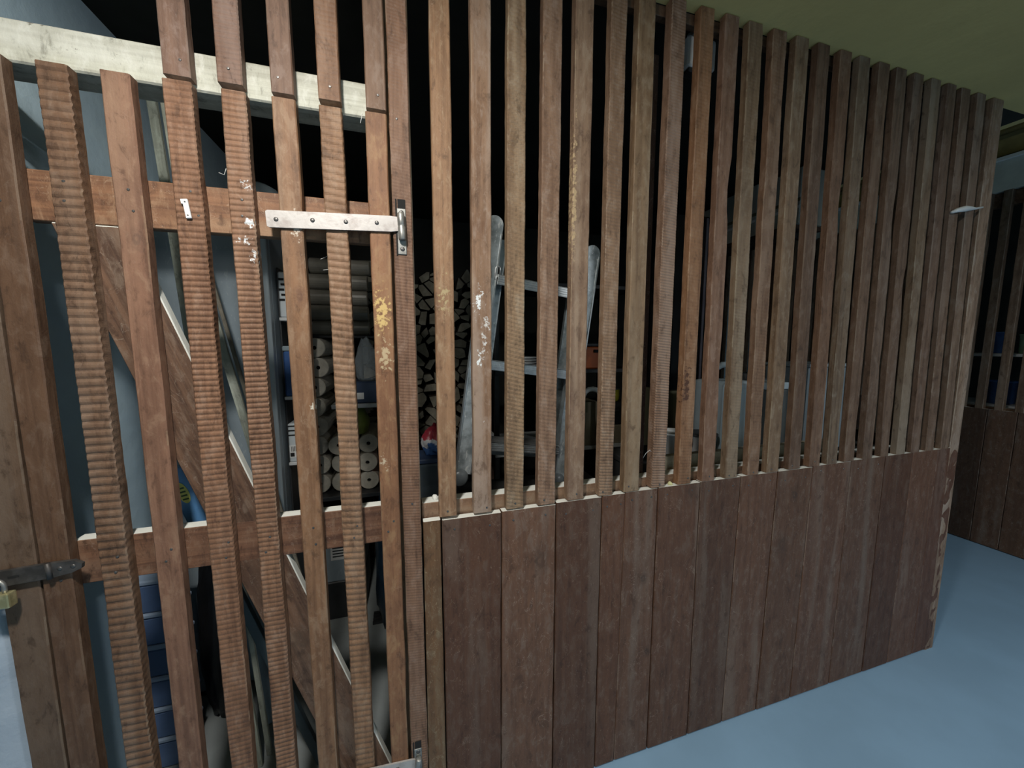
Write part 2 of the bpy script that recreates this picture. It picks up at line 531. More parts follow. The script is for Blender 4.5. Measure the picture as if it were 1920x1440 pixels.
# slats above the gate, nailed to the pale beam
us = [((-0.418, -0.374), None, (0.70, 0.66, 0.70)), ((-0.331, -0.288), (0.009, 0.0006, 0.0), (0.68, 0.62, 0.64)), ((-0.240, -0.199), None, (0.70, 0.66, 0.68)),
      ((-0.154, -0.112), (0.009, 0.0004, 0.0), (0.82, 0.72, 0.64)), ((-0.062, -0.021), None, (0.70, 0.68, 0.68))]
for i, (e, rg, c) in enumerate(us):
    slat(part, e, e, 1.824 + 0.002 * (i % 2), 2.219, th=0.022, ridge=rg, seed=150 + i, color=tint(c, (0.84, 0.76, 0.74)), name='short_slat')

# lower boards
pl = [(0.033, 0.075, 0.030, 0.076, 0.879, (1.55, 1.65, 1.35)), (0.0795, 0.2335, 0.079, 0.2295, 0.877, (1.0, 0.92, 0.88)), (0.2365, 0.3895, 0.2325, 0.389, 0.879, (1.45, 1.45, 1.45)),
      (0.3925, 0.5315, 0.392, 0.5305, 0.884, (0.95, 0.88, 0.84)), (0.5345, 0.609, 0.5335, 0.600, 0.886, (1.15, 1.05, 0.98)), (0.6098, 0.7215, 0.6010, 0.7215, 0.888, (1.25, 1.22, 1.2)),
      (0.7245, 0.8765, 0.7245, 0.8805, 0.890, (1.12, 1.05, 1.0)), (0.8795, 1.0385, 0.8835, 1.0265, 0.891, (0.95, 0.9, 0.86)), (1.0415, 1.1965, 1.0295, 1.181, 0.892, (1.25, 1.2, 1.16)),
      (1.1995, 1.357, 1.184, 1.344, 0.893, (1.12, 1.1, 1.06)), (1.3605, 1.549, 1.3475, 1.546, 0.896, (1.2, 1.16, 1.14)), (1.5525, 1.7325, 1.5500, 1.733, 0.899, (1.05, 1.05, 1.05)),
      (1.7355, 1.8915, 1.7365, 1.881, 0.900, (0.8, 0.72, 0.68)), (1.8945, 2.0425, 1.8840, 2.0385, 0.900, (1.15, 1.1, 1.1)), (2.0455, 2.178, 2.0415, 2.165, 0.900, (1.0, 0.9, 0.9))]
KN = {2: ((0.035, 0.72, 0.030, (0.05, 0.028, 0.018)),), 5: ((0.02, 0.60, 0.014, (0.03, 0.02, 0.015)), (0.045, 0.35, 0.014, (0.03, 0.02, 0.015))), 6: ((0.045, 0.86, 0.03, (0.05, 0.03, 0.02)),),
      9: ((0.015, 0.80, 0.02, (0.035, 0.025, 0.02)), (-0.02, 0.62, 0.03, (0.05, 0.03, 0.02)))}
for i, (tl, tr, bl, br, zt, c) in enumerate(pl):
    mt = W_PLANK
    if i in KN:
        mt = wood('dark_plank_wood_knotted_%d' % i, (0.134, 0.075, 0.047), (0.096, 0.054, 0.035), (0.165, 0.132, 0.108), rough=0.55, fleck=0.42, palecov=(0.52, 0.66), knots=KN[i])
    slat(part, (bl, br), (tl, tr), 0.006, zt, y0=0.0005 * (i % 3), th=0.021, seed=200 + i, color=tint(c, (0.80, 0.71, 0.66)), mat=mt, wob=0.0009, name='board')

# rails and posts behind
pp = part.location
def part_box(name, mat, x0, x1, y0, y1, z0, z1, bev=0.0015, color=(1, 1, 1)):
    return box(name, mat, x0, x1, y0, y1, z0, z1, part, bev, color, loc=(-pp[0], -pp[1], -pp[2]))
part_box('middle_rail', W_RAIL, 0.031, 2.13, 0.0285, 0.068, 0.845, 0.915, color=(0.95, 0.9, 0.85))
part_box('top_rail', W_RAIL, 0.031, 2.13, 0.029, 0.050, 2.192, 2.2195, color=(0.5, 0.46, 0.42))
part_box('bottom_rail', W_RAIL, 0.031, 2.13, 0.0285, 0.068, 0.06, 0.13, color=(0.6, 0.55, 0.5))
part_box('post', W_DARK, 0.668, 0.716, 0.069, 0.120, 0.0, 2.1295, color=(1.5, 1.2, 1.15))
part_box('post', W_SLAT, -0.028, 0.0295, 0.031, 0.092, 0.0, 2.2195, color=(1.1, 1.1, 1.0))
part_box('lintel_beam', W_BEAM, -0.785, -0.029, 0.0245, 0.090, 1.815, 1.886, bev=0.003)
# strip that closes the gap beside the masonry
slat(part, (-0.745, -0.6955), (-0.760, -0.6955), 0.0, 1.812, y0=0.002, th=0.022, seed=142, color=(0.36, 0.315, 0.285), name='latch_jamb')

# side of the store, running back from the end post
side = empty('slatted_side_partition', (2.15, 0.9, 0.0), 'side run of brown slats and boards going back from the end post', 'partition')
rnd = random.Random(5)
me_s = slat_mesh('slat', (-0.023, 0.023), (-0.023, 0.023), 0.9, 2.22, -0.015, 0.03, None, 77)
me_b = slat_mesh('board', (-0.071, 0.071), (-0.071, 0.071), 0.006, 0.899, -0.01, 0.02, None, 78, base=W_PLANK, worn=W_WORN2)
for k in range(19):
    o = link(me_s, 'slat', W_SLAT, side, loc=(0.012, -0.78 + k * 0.09, 0.9), rot=(0, 0, rad(90)), color=(0.8, 0.74, 0.7))
for k in range(12):
    o = link(me_b, 'board', W_PLANK, side, loc=(0.012, -0.75 + k * 0.145, 0.006), rot=(0, 0, rad(90)), color=(0.9, 0.85, 0.8))

# ------------------------------------------------------------------ the gate
gate = empty('slatted_gate', (-0.36, 0.0, 0.0), 'brown slatted gate with diagonal brace, pale strap hinges and hasp', 'gate')
W_D5 = wood('brown_slat_wood_whitened', (0.335, 0.228, 0.152), (0.195, 0.125, 0.082), (0.42, 0.34, 0.27), fleck=0.35,
            patches=((0.006, 1.62, 0.013, 0.014, WHITE, 0.38), (0.006, 1.545, 0.014, 0.014, WHITE, 0.37), (-0.004, 1.51, 0.020, 0.014, WHITE, 0.39), (0.010, 1.48, 0.012, 0.035, WHITE, 0.42)))
W_D8 = wood('brown_slat_wood_chafed', (0.36, 0.235, 0.15), (0.21, 0.13, 0.085), (0.45, 0.36, 0.23), fleck=0.35,
            patches=((-0.002, 1.375, 0.020, 0.055, (0.60, 0.42, 0.17), 0.34), (0.0, 1.27, 0.022, 0.06, (0.47, 0.36, 0.22), 0.38), (-0.008, 1.02, 0.016, 0.03, (0.50, 0.40, 0.28), 0.42)))
W_D6 = wood('brown_slat_wood_rubbed', (0.36, 0.240, 0.150), (0.20, 0.128, 0.080), (0.44, 0.36, 0.27), fleck=0.4,
            patches=((0.004, 1.55, 0.014, 0.05, (0.55, 0.47, 0.38), 0.42), (0.014, 1.16, 0.01, 0.03, (0.6, 0.55, 0.45), 0.42)), knots=((0.0, 1.4, 0.014, (0.12, 0.06, 0.04)),))
W_D3 = wood('brown_slat_wood_knotted', (0.34, 0.23, 0.17), (0.20, 0.13, 0.095), (0.42, 0.33, 0.25), fleck=0.3, knots=((0.003, 1.5, 0.014, (0.10, 0.06, 0.045)),))
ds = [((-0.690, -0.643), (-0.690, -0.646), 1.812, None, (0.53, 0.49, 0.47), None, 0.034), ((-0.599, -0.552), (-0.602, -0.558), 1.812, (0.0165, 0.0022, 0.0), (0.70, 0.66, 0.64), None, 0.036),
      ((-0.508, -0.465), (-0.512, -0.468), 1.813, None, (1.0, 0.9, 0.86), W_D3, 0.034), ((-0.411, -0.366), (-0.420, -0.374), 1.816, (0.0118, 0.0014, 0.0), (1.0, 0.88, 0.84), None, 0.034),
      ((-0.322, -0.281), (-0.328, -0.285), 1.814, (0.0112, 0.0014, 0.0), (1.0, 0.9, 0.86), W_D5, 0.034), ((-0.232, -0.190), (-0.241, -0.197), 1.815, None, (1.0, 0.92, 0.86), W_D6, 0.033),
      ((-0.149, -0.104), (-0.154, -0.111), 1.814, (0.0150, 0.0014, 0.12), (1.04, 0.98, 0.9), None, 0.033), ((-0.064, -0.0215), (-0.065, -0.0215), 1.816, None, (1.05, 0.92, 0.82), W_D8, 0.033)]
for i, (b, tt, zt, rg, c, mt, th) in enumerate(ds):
    slat(gate, b, tt, 0.02, zt, th=th - 0.012, ridge=rg, seed=300 + i, color=tint(c, (0.71, 0.615, 0.555)), mat=mt, wob=0.0015)  # tint also holds vignette darkening, put into the slat colour
gp = gate.location
def gate_box(name, mat, x0, x1, y0, y1, z0, z1, bev=0.0015, color=(1, 1, 1)):
    return box(name, mat, x0, x1, y0, y1, z0, z1, gate, bev, color, loc=(-gp[0], -gp[1], -gp[2]))
gate_box('rail', W_RAIL, -0.660, -0.028, 0.0245, 0.048, 1.547, 1.637, color=(0.98, 0.80, 0.66))
gate_box('rail', W_RAIL, -0.655, -0.030, 0.0245, 0.056, 0.831, 0.924, color=(0.72, 0.58, 0.52))
gate_box('rail', W_RAIL, -0.640, -0.030, 0.0245, 0.048, 0.06, 0.15, color=(0.8, 0.7, 0.65))
# brace: a 107 mm board from under the upper rail down to the hinge side
W_BRACE = wood('brown_brace_wood', (0.24, 0.15, 0.10), (0.10, 0.06, 0.042), (0.30, 0.24, 0.19), knots=((0.0, 0.25, 0.03, (0.07, 0.045, 0.03)),), dust_at=(0.12, 0.25))
bm = bmesh.new()
A = Vector((-0.568, 0, 1.546)); d = Vector((0.314, 0, -0.949)).normalized(); L = 1.549 - 0.15
nrm = Vector((0.949, 0, 0.314)).normalized()
ends = []
for sgn in (-1, 1):
    s0 = A + nrm * 0.0535 * sgn
    t0 = (1.546 - s0.z) / d.z; p0 = s0 + d * t0
    t1 = (0.151 - s0.z) / d.z; p1 = s0 + d * t1
    ends.append((p0, p1))
# object frame: origin at the middle, z along the board so the grain follows it
mid = (ends[0][0] + ends[1][1]) / 2
ang = math.atan2(d.x, d.z)
inv = Matrix.Rotation(ang, 3, 'Y').inverted()
vv = []
for y in (0.0247, 0.0465):
    for p in (ends[0][0], ends[0][1], ends[1][1], ends[1][0]):
        q = inv @ (Vector((p.x, 0, p.z)) - Vector((mid.x, 0, mid.z)))
        vv.append(bm.verts.new((q.x, y, q.z)))
for f in ((0, 1, 2, 3), (7, 6, 5, 4), (0, 4, 5, 1), (1, 5, 6, 2), (2, 6, 7, 3), (3, 7, 4, 0)):
    bm.faces.new([vv[i] for i in f])
bevel_all(bm, 0.002)
link(to_mesh(bm, 'brace'), 'brace', W_BRACE, gate, loc=(mid.x - gp[0], -gp[1], mid.z), rot=(0, ang, 0), color=(0.66, 0.58, 0.53))

# ------------------------------------------------------------------ ironwork
M_zinc = plain('worn_zinc', (0.48, 0.45, 0.43), 0.45, metal=0.2, col2=(0.36, 0.32, 0.30), scale=45, lo=0.3, hi=0.55, bumps=0.1, bscale=90)
M_steel = plain('dull_steel', (0.42, 0.42, 0.40), 0.42, metal=0.7, var=0.4, scale=60)
M_screw = plain('dark_screw_steel', (0.16, 0.155, 0.15), 0.45, metal=0.7, var=0.3, scale=90)
M_hasp = plain('blackened_steel', (0.085, 0.08, 0.078), 0.5, metal=0.3, col2=(0.04, 0.037, 0.035), scale=40)
M_brass = plain('brass', (0.80, 0.72, 0.42), 0.32, metal=0.75, col2=(0.50, 0.46, 0.25), scale=50)
M_black = plain('black_recess', (0.01, 0.01, 0.01), 0.9)

def screw(parent, x, y, z, r=0.005):
    return lathe('screw', M_screw, [(0, 0.0014), (r * 0.6, 0.0013), (r, 0.0004), (r, -0.001)], (x, y, z), parent, n=10, rot=(rad(90), 0, 0))

def strap_hinge(zc, tilt, x_left=-0.263):
    r = empty('strap_hinge', (0, 0, 0)); r.parent = gate; r.location = (0.0 - gp[0], 0, zc)
    r.rotation_euler = (0, tilt, 0)
    bm = bmesh.new()
    prof = [(x_left, -0.0145), (x_left, 0.0145), (x_left + 0.004, 0.017), (-0.02, 0.0165), (-0.004, 0.015), (-0.004, -0.015), (-0.02, -0.017), (x_left + 0.004, -0.017)]
    fr = [bm.verts.new((x, -0.0055, z)) for x, z in prof]; bk = [bm.verts.new((x, -0.0012, z)) for x, z in prof]
    bm.faces.new(fr); bm.faces.new(bk[::-1])
    for k in range(len(prof)):
        bm.faces.new((fr[k], fr[(k + 1) % len(prof)], bk[(k + 1) % len(prof)], bk[k]))
    st = link(to_mesh(bm, 'strap'), 'strap', M_zinc, r)
    for x in (x_left + 0.018, x_left + 0.086, x_left + 0.151, x_left + 0.214):
        screw(r, x, -0.0056, random.uniform(-0.002, 0.002), 0.0045)
    lathe('knuckle', M_steel, [(0, -0.030), (0.0075, -0.030), (0.0082, -0.028), (0.0082, -0.002), (0.0072, 0), (0.0082, 0.002), (0.0082, 0.0265), (0.006, 0.0285), (0, 0.0285)], (0.003, -0.010, -0.006), r, n=14)
    return r
random.seed(3)
strap_hinge(1.5875, rad(-2.6))
strap_hinge(0.215, rad(5.0))
def hinge_plate(zc):
    o = boxes('hinge_plate', M_steel, [(-0.006, 0.013, -0.0030, 0.001, -0.058, 0.042)], part, 0.001, loc=(0 - pp[0], 0, zc))
    boxes('slot', M_black, [(-0.004, 0.0125, -0.0016, 0.001, 0.036, 0.062), (-0.009, -0.0062, -0.0016, 0.001, -0.06, 0.062)], part, 0, loc=(0 - pp[0], 0, zc))
    for dz in (0.033, -0.046):
        s = lathe('screw', M_screw, [(0, 0.0014), (0.003, 0.0013), (0.005, 0.0004), (0.005, -0.001)], (0.004, -0.0031, dz), o, n=10, rot=(rad(90), 0, 0))
hinge_plate(1.580)
hinge_plate(0.215)

# hasp on the gate
hp = empty('hasp', (0, 0, 0)); hp.parent = gate; hp.location = (-0.70 - gp[0], 0, 0.883); hp.rotation_euler = (0, rad(-3.5), 0)
bm = bmesh.new()
prof = [(-0.075, -0.014), (-0.075, 0.012), (-0.068, 0.015), (0.03, 0.0145), (0.068, 0.012), (0.080, 0.003), (0.078, -0.006), (0.062, -0.012), (0.03, -0.0155), (-0.068, -0.0155)]
fr = [bm.verts.new((x, -0.009, z)) for x, z in prof]; bk = [bm.verts.new((x, -0.0015, z)) for x, z in prof]
bm.faces.new(fr); bm.faces.new(bk[::-1])
for k in range(len(prof)):
    bm.faces.new((fr[k], fr[(k + 1) % len(prof)], bk[(k + 1) % len(prof)], bk[k]))
link(to_mesh(bm, 'hasp_plate'), 'hasp_plate', M_hasp, hp)
lathe('hasp_knuckle', M_hasp, [(0, -0.016), (0.0045, -0.016), (0.0045, 0.016), (0, 0.016)], (0.030, -0.0100, 0), hp, n=10)
for x in (0.046, 0.066):
    screw(hp, x, -0.0092, 0.001, 0.0042)
boxes('staple_slot', M_black, [(-0.030, -0.014, -0.0096, -0.008, -0.001, 0.003)], hp)
tube('staple', M_steel, [(-0.047 + 0.0, -0.008, 0.006), (-0.047, -0.024, 0.006), (-0.047, -0.027, 0.0), (-0.047, -0.024, -0.006), (-0.047, -0.008, -0.006)], 0.0022, 8, hp)

pad = empty('padlock', (-0.739, -0.022, 0.832), 'small brass padlock hanging from the dark hasp', 'padlock')
box('body', M_brass, -0.023, 0.023, -0.0085, 0.0085, 0.0, 0.028, pad, 0.003, seg=2)
arc = [(-0.013, 0, 0.026)] + [(-0.013, 0, 0.036)] + [(0.013 * math.cos(a), 0, 0.040 + 0.013 * math.sin(a)) for a in [math.pi - k * math.pi / 10 for k in range(11)]] + [(0.013, 0, 0.036), (0.013, 0, 0.026)]
tube('shackle', M_steel, arc, 0.0036, 10, pad)

# white latch bracket screwed on the fourth slat
M_wplast = plain('white_plastic', (0.82, 0.83, 0.82), 0.4, var=0.05)
cl = boxes('cable_clip', M_wplast, [(-0.0045, 0.0045, -0.0045, -0.0002, -0.018, 0.018), (-0.0072, -0.0040, -0.0045, -0.0002, 0.009, 0.018)], gate, 0.0008, loc=(-0.3975 - gp[0], -0.0002, 1.582), rot=(0, rad(-7), 0))
for dz in (0.0125, -0.0125):
    lathe('screw', M_screw, [(0, 0.0008), (0.0013, 0.0006), (0.0016, -0.001)], (0.0, -0.0046, dz), cl, n=8, rot=(rad(90), 0, 0))
# nail heads in slats and boards
nail_me = None
def nails(parent, spots):
    global nail_me
    for (x, y, z) in spots:
        if nail_me is None:
            bmn = bmesh.new(); lathe_bm(bmn, [(0, 0.0010), (0.0022, 0.0008), (0.0030, -0.0008)], 8)
            nail_me = to_mesh(bmn, 'nail'); nail_me.materials.append(M_screw)
        o = bpy.data.objects.new('nail', nail_me); COL.objects.link(o); o.parent = parent
        o.location = (x - parent.location[0], y - parent.location[1], z); o.rotation_euler = (rad(90), 0, 0)
rn = random.Random(11)
sp = []
for (b, tt, zb, rg, c) in fs[:16]:
    sp.append(((b[0] + b[1]) / 2 + rn.uniform(-.012, .012), -0.0003, zb + rn.uniform(0.008, 0.018)))
for (tl, tr, bl, br, zt, c) in pl[1:12]:
    for k in (0.2, 0.8):
        sp.append((tl + (tr - tl) * k, 0.0, zt - rn.uniform(0.02, 0.035)))
for (e, rg, c) in us:
    sp.append(((e[0] + e[1]) / 2 + rn.uniform(-.008, .008), -0.0002, 1.852))
sp.append((0.008, -0.0002, 0.93)); sp.append((0.0, -0.0002, 1.81))
nails(part, sp)
sp = []
for (b, tt, zt, rg, c, mt, th) in ds:
    for z in (1.575, 1.612, 0.862, 0.895):
        if b[0] < -0.25 or z < 1:
            sp.append(((b[0] + b[1]) / 2 + rn.uniform(-.01, .01), -0.0002 + (0.0008 if rg else 0), z + rn.uniform(-0.006, 0.006)))
nails(gate, sp)

# ------------------------------------------------------------------ far partition across the corridor
far = empty('far_slatted_partition', (3.65, 0.3, 0.0), 'dark slatted partition across the corridor at the right edge', 'partition')
me_fs = slat_mesh('slat', (-0.0185, 0.0185), (-0.0185, 0.0185), 0.90, 2.27, -0.03, 0.03, None, 401)
me_fb = slat_mesh('board', (-0.0605, 0.0605), (-0.0605, 0.0605), 0.006, 0.90, -0.03, 0.02, None, 402, base=W_PLANK, worn=W_WORN2)
rnd = random.Random(9)
for k in range(26):
    y = 1.62 - k * 0.0835
    g = rnd.uniform(0.42, 0.6)
    link(me_fs, 'slat', W_SLAT, far, loc=(0.0, y - 0.3, 0.9), rot=(0, 0, rad(-90)), color=(g, g * 0.98, g * 0.97))
for k in range(17):
    y = 1.543 - k * 0.1235
    g = rnd.uniform(0.55, 0.85)
    link(me_fb, 'board', W_PLANK, far, loc=(0.0, y - 0.3, 0.006), rot=(0, 0, rad(-90)), color=(g, g, g))
box('rail', W_RAIL, 0.0, 0.04, -0.85, 1.38, 0.83, 0.915, far, 0.002, color=(0.7, 0.65, 0.6))
box('rail', W_RAIL, 0.0, 0.04, -0.85, 1.38, 2.18, 2.265, far, 0.002, color=(0.7, 0.65, 0.6))
M_conc = plain('painted_concrete', (0.62, 0.64, 0.58), 0.8, var=0.15, scale=8, bumps=0.3, bscale=40)
struct(box('trim_2', M_conc, 3.62, 3.85, -3.2, 3.1, 2.27, 2.455))
struct(box('trim_3', M_wplast, 3.60, 3.66, -3.2, 3.1, 2.456, 2.475))
M_ochre = plain('ochre_timber', (0.42, 0.33, 0.14), 0.7, var=0.3, scale=10)
struct(box('trim_4', M_ochre, 3.66, 3.80, -3.2, 3.1, 2.50, 2.60))
pipe = tube('ceiling_pipe', M_ochre, [(3.70, -3.15, 2.66), (3.70, 3.05, 2.66)], 0.02, 12)
tag(pipe, 'thin ochre pipe running under the high ceiling at the upper right', 'pipe')
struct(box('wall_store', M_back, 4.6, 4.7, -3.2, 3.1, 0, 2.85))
# goods behind the far partition
M_blue = plain('blue_plastic', (0.05, 0.13, 0.36), 0.4, var=0.3)
M_green = plain('green_plastic', (0.25, 0.42, 0.27), 0.5, var=0.3)
M_bag = plain('pale_blue_bag', (0.45, 0.60, 0.72), 0.5, var=0.3, bumps=0.8, bscale=14)
sh = empty('far_shelf', (4.1, 0.55, 0.0), 'pale shelf behind the slats of the far partition', 'shelf')
box('shelf_board', M_wplast, -0.17, 0.2, -0.55, 0.6, 1.235, 1.255, sh, 0.002)
box('shelf_board', M_wplast, -0.17, 0.2, -0.55, 0.6, 0.88, 0.90, sh, 0.002)
for y in (-0.54, 0.57):
    for x in (-0.16, 0.18):
        box('post', M_back, x - 0.01, x + 0.01, y, y + 0.02, 0.0, 1.6, sh, 0.002)

def tub(name, mat, loc, r0, r1, h, label, cat, lid=None, group=None, n=24, sq=1.0):
    e = empty(name, loc, label, cat, group)
    t = lathe('body', mat, [(0, 0), (r0 * 0.92, 0), (r0, 0.008), (r1, h * 0.93), (r1 * 1.05, h * 0.94), (r1 * 1.05, h), (r1 * 0.97, h), (r1 * 0.95, h * 0.97), (0, h * 0.965)], (0, 0, 0), e, n)
    t.scale = (1, sq, 1)
    if lid is not None:
        l = lathe('lid', lid, [(r1 * 1.08, h * 0.95), (r1 * 1.09, h * 1.02), (r1 * 0.9, h * 1.04), (0, h * 1.04)], (0, 0, 0), e, n)
        l.scale = (1, sq, 1)
    return e
def sack(name, mat, loc, sx, sy, sz, label, cat, seed=0, group=None, neck=0.35):
    """a slumped bag: a lumpy closed form on a flat base"""
    bm = bmesh.new()
    bmesh.ops.create_icosphere(bm, subdivisions=4, radius=1.0)
    for v in bm.verts:
        p = v.co.copy()
        n1 = mnoise.noise(p * 1.7 + Vector((seed, 0, 0))); n2 = mnoise.noise(p * 4.5 + Vector((0, seed, 3))); n3 = mnoise.noise(p * 10 + Vector((4, seed, 1)))
        k = 1 + 0.16 * n1 + 0.12 * n2 + 0.06 * n3
        z = max(-0.72, p.z) * k
        f = 1.0 - neck * max(0, z) ** 1.5
        v.co = Vector((p.x * k * f * sx, p.y * k * f * sy, (z + 0.72) / 1.72 * sz))
        if v.co.z < 0.004:
            v.co.z = 0
    o = link(to_mesh(bm, name), name, mat, loc=loc, smooth=True)
    return tag(o, label, cat, group)

tub('blue_bucket', M_blue, (4.07, 0.62, 0.9006), 0.07, 0.08, 0.16, 'blue bucket low behind the far slats', 'bucket')
sack('pale_bag', M_bag, (4.05, 0.44, 0.9006), 0.08, 0.075, 0.26, 'pale blue bag on the shelf behind the far slats', 'bag', 3)
tub('green_tin', M_green, (4.06, 0.50, 1.2556), 0.06, 0.062, 0.13, 'green tin on the upper shelf behind the far slats', 'tin')
tub('navy_tub', M_blue, (4.06, 0.66, 1.2556), 0.055, 0.06, 0.15, 'dark blue tub on the upper shelf behind the far slats', 'tub')

# ------------------------------------------------------------------ inside the store: structure of racks
struct(box('floor_store', M_cfloor, -0.79, 2.12, 0.09, 1.95, -0.001, 0.003))

# grey steel cabinet
M_grey = plain('grey_enamel', (0.30, 0.36, 0.40), 0.42, var=0.12, scale=6, scuff=0.12)
M_grey2 = plain('light_grey_enamel', (0.40, 0.47, 0.51), 0.4, var=0.10, scale=6)
cab = empty('steel_cabinet', (-0.61, 0.78, 0.0), 'tall grey steel cabinet against the left wall behind the gate', 'cabinet')
box('body', M_grey, -0.165, 0.165, -0.155, 0.12, 0.02, 1.79, cab, 0.004)
box('door', M_grey, -0.163, 0.125, -0.175, -0.1555, 0.06, 1.77, cab, 0.003)
box('stile', M_grey2, 0.128, 0.165, -0.185, -0.1555, 0.02, 1.79, cab, 0.003)
box('top_panel', M_grey2, -0.172, 0.172, -0.18, 0.125, 1.791, 1.815, cab, 0.004)
for x in (-0.15, 0.15):
    for y in (-0.14, 0.10):
        box('foot', M_black, x - 0.012, x + 0.012, y - 0.012, y + 0.012, 0.003, 0.0198, cab)
boxes('handle', M_steel, [(0.095, 0.105, -0.197, -0.190, 0.95, 1.07), (0.095, 0.105, -0.190, -0.1752, 0.95, 0.96), (0.095, 0.105, -0.190, -0.1752, 1.06, 1.07)], cab, 0.001)
M_clear = plain('cloudy_clear_plastic', (0.50, 0.62, 0.68), 0.25, var=0.2, alpha=0.55)
lid = empty('plastic_cake_dome', (-0.52, 0.78, 1.8155), 'cloudy plastic tub upside down on top of the grey cabinet', 'tub')
lathe('dome', M_clear, [(0.095, 0.0), (0.09, 0.05), (0.075, 0.085), (0.05, 0.10), (0, 0.105)], (0, 0, 0), lid, 24)
lathe('rim', M_clear, [(0.093, 0.0), (0.105, 0.0), (0.105, 0.006), (0.093, 0.006), (0.093, 0.0)], (0, 0, 0), lid, 24)

# slim rack beside the cabinet
M_dark = plain('dark_metal', (0.05, 0.052, 0.055), 0.5, metal=0.2, var=0.3)
M_wshelf = plain('white_board', (0.62, 0.64, 0.64), 0.5, var=0.1)
rack = empty('shelf_rack', (-0.2, 1.1, 0.0), 'dark shelf rack with white boards behind the gate, beside the firewood', 'shelf')
for x in (-0.262, 0.225):
    for y in (-0.17, 0.17):
        box('post', M_dark, x - 0.01, x + 0.01, y - 0.01, y + 0.01, 0.003, 1.38, rack, 0.001)
box('shelf_board', M_dark, -0.272, 0.235, -0.18, 0.18, 0.590, 0.610, rack, 0.002)
box('shelf_board', M_wshelf, -0.125, 0.235, -0.19, 0.18, 1.025, 1.045, rack, 0.002)
box('shelf_board', M_dark, -0.272, 0.235, -0.02, 0.18, 1.350, 1.362, rack, 0.002)

nrack = empty('narrow_rack', (-0.406, 0.80, 0.0), 'narrow rack of boxes squeezed between grey cabinet and briquettes', 'shelf')
for z in (0.855, 1.110, 1.405):
    box('shelf_board', M_wshelf, -0.031, 0.031, -0.145, 0.085, z, z + 0.012, nrack, 0.002)
for x in (-0.0370,):
    box('side_panel', M_dark, x, x + 0.0055, -0.12, 0.115, 0.003, 1.60, nrack, 0.001)

# grey crate with oval holes
M_crate = plain('pale_grey_plastic', (0.55, 0.60, 0.62), 0.45, var=0.08)
cr = empty('vented_crate', (-0.406, 0.74, 1.4175), 'pale grey plastic crate with dark slots beside the cabinet top', 'crate')
box('body', M_crate, -0.028, 0.028, -0.08, 0.13, 0.0, 0.165, cr, 0.004)
slots = []
for r in range(5):
    for c in range(2):
        x = -0.027 + c * 0.027 + (0.007 if r % 2 else 0)
        slots.append((x, x + 0.018, -0.0812, -0.079, 0.060 + r * 0.0185, 0.068 + r * 0.0185))
boxes('slot', M_black, slots, cr)
cb = empty('blue_storage_box', (-0.406, 0.74, 1.1225), 'dark blue storage box on the narrow rack beside the cabinet', 'box')
box('body', M_blue, -0.028, 0.028, -0.08, 0.13, 0.0, 0.17, cb, 0.005)
box('lid', M_clear, -0.030, 0.030, -0.082, 0.132, 0.1705, 0.19, cb, 0.004)
M_label = plain('white_paper', (0.75, 0.75, 0.73), 0.6, var=0.05)
lb = empty('labelled_box', (-0.406, 0.74, 0.8675), 'grey white striped box with a barcode label on the narrow rack', 'box')
box('body', M_crate, -0.028, 0.028, -0.08, 0.13, 0.0, 0.150, lb, 0.003)
boxes('stripe', M_black, [(-0.0275, 0.0275, -0.0812, -0.0795, z, z + 0.005) for z in (0.103, 0.121, 0.138)], lb)
lbl = boxes('label_sticker', M_label, [(-0.026, 0.012, -0.0816, -0.0798, 0.018, 0.066)], lb)
boxes('barcode', M_black, [(-0.020 + k * 0.005, -0.020 + k * 0.005 + (0.0025 if k % 3 else 0.0015), -0.0821, -0.0812, 0.042, 0.062) for k in range(6)] + [(-0.024, -0.010, -0.0821, -0.0812, 0.022, 0.037)], lbl)

# ------------------------------------------------------------------ briquettes
M_briq = plain('pressed_sawdust', (0.62, 0.58, 0.49), 0.85, var=0.18, scale=40, bumps=0.4, bscale=120)
M_briqs = plain('wrapped_sawdust_side', (0.34, 0.315, 0.26), 0.30, var=0.3, scale=10)
bq_me = None
def briquette(loc, label, group, r=0.046, rot=(0, 0, 0), wrapped=False, hole=True):
    R_, H = r, 0.28
    bm = bmesh.new()
    prof = [(0.0095, -H), (R_ * 0.94, -H), (R_, -H + 0.004), (R_, -0.004), (R_ * 0.94, 0), (0.0095, 0), (0.0095, -0.10), (0, -0.10)]
    lathe_bm(bm, [(0, -H)] + prof[1:], 20)
    me = to_mesh(bm, 'briquette')
    o = link(me, 'briquette', M_briqs if wrapped else M_briq, loc=loc, rot=rot, smooth=False)
    bmh = bmesh.new(); lathe_bm(bmh, [(0, -0.012), (0.0094, -0.012)], 14)
    link(to_mesh(bmh, 'core_hole'), 'core_hole', M_black, o)
    tag(o, label, 'briquette', group)
    return o
FR = (rad(90), 0, 0)   # axis towards the camera
rb = random.Random(4)
for i, (x, z) in enumerate([(-0.402, 0.6565), (-0.398, 0.749), (-0.404, 0.8415), (-0.400, 0.934), (-0.405, 1.0265), (-0.402, 1.119), (-0.386, 1.2105), (-0.397, 1.3025)]):
    briquette((x, 0.985 + rb.uniform(-0.01, 0.01), z), 'round holed wood briquette in the tall single column by the narrow rack', 'briquettes in the tall column', rot=FR)
for i, (x, z) in enumerate([(-0.183, 0.6565), (-0.186, 0.749), (-0.179, 0.8415)]):
    briquette((x, 0.965 + rb.uniform(-0.01, 0.01), z), 'round holed wood briquette in the short column behind the hinge end of the gate', 'briquettes in the short column', rot=FR)
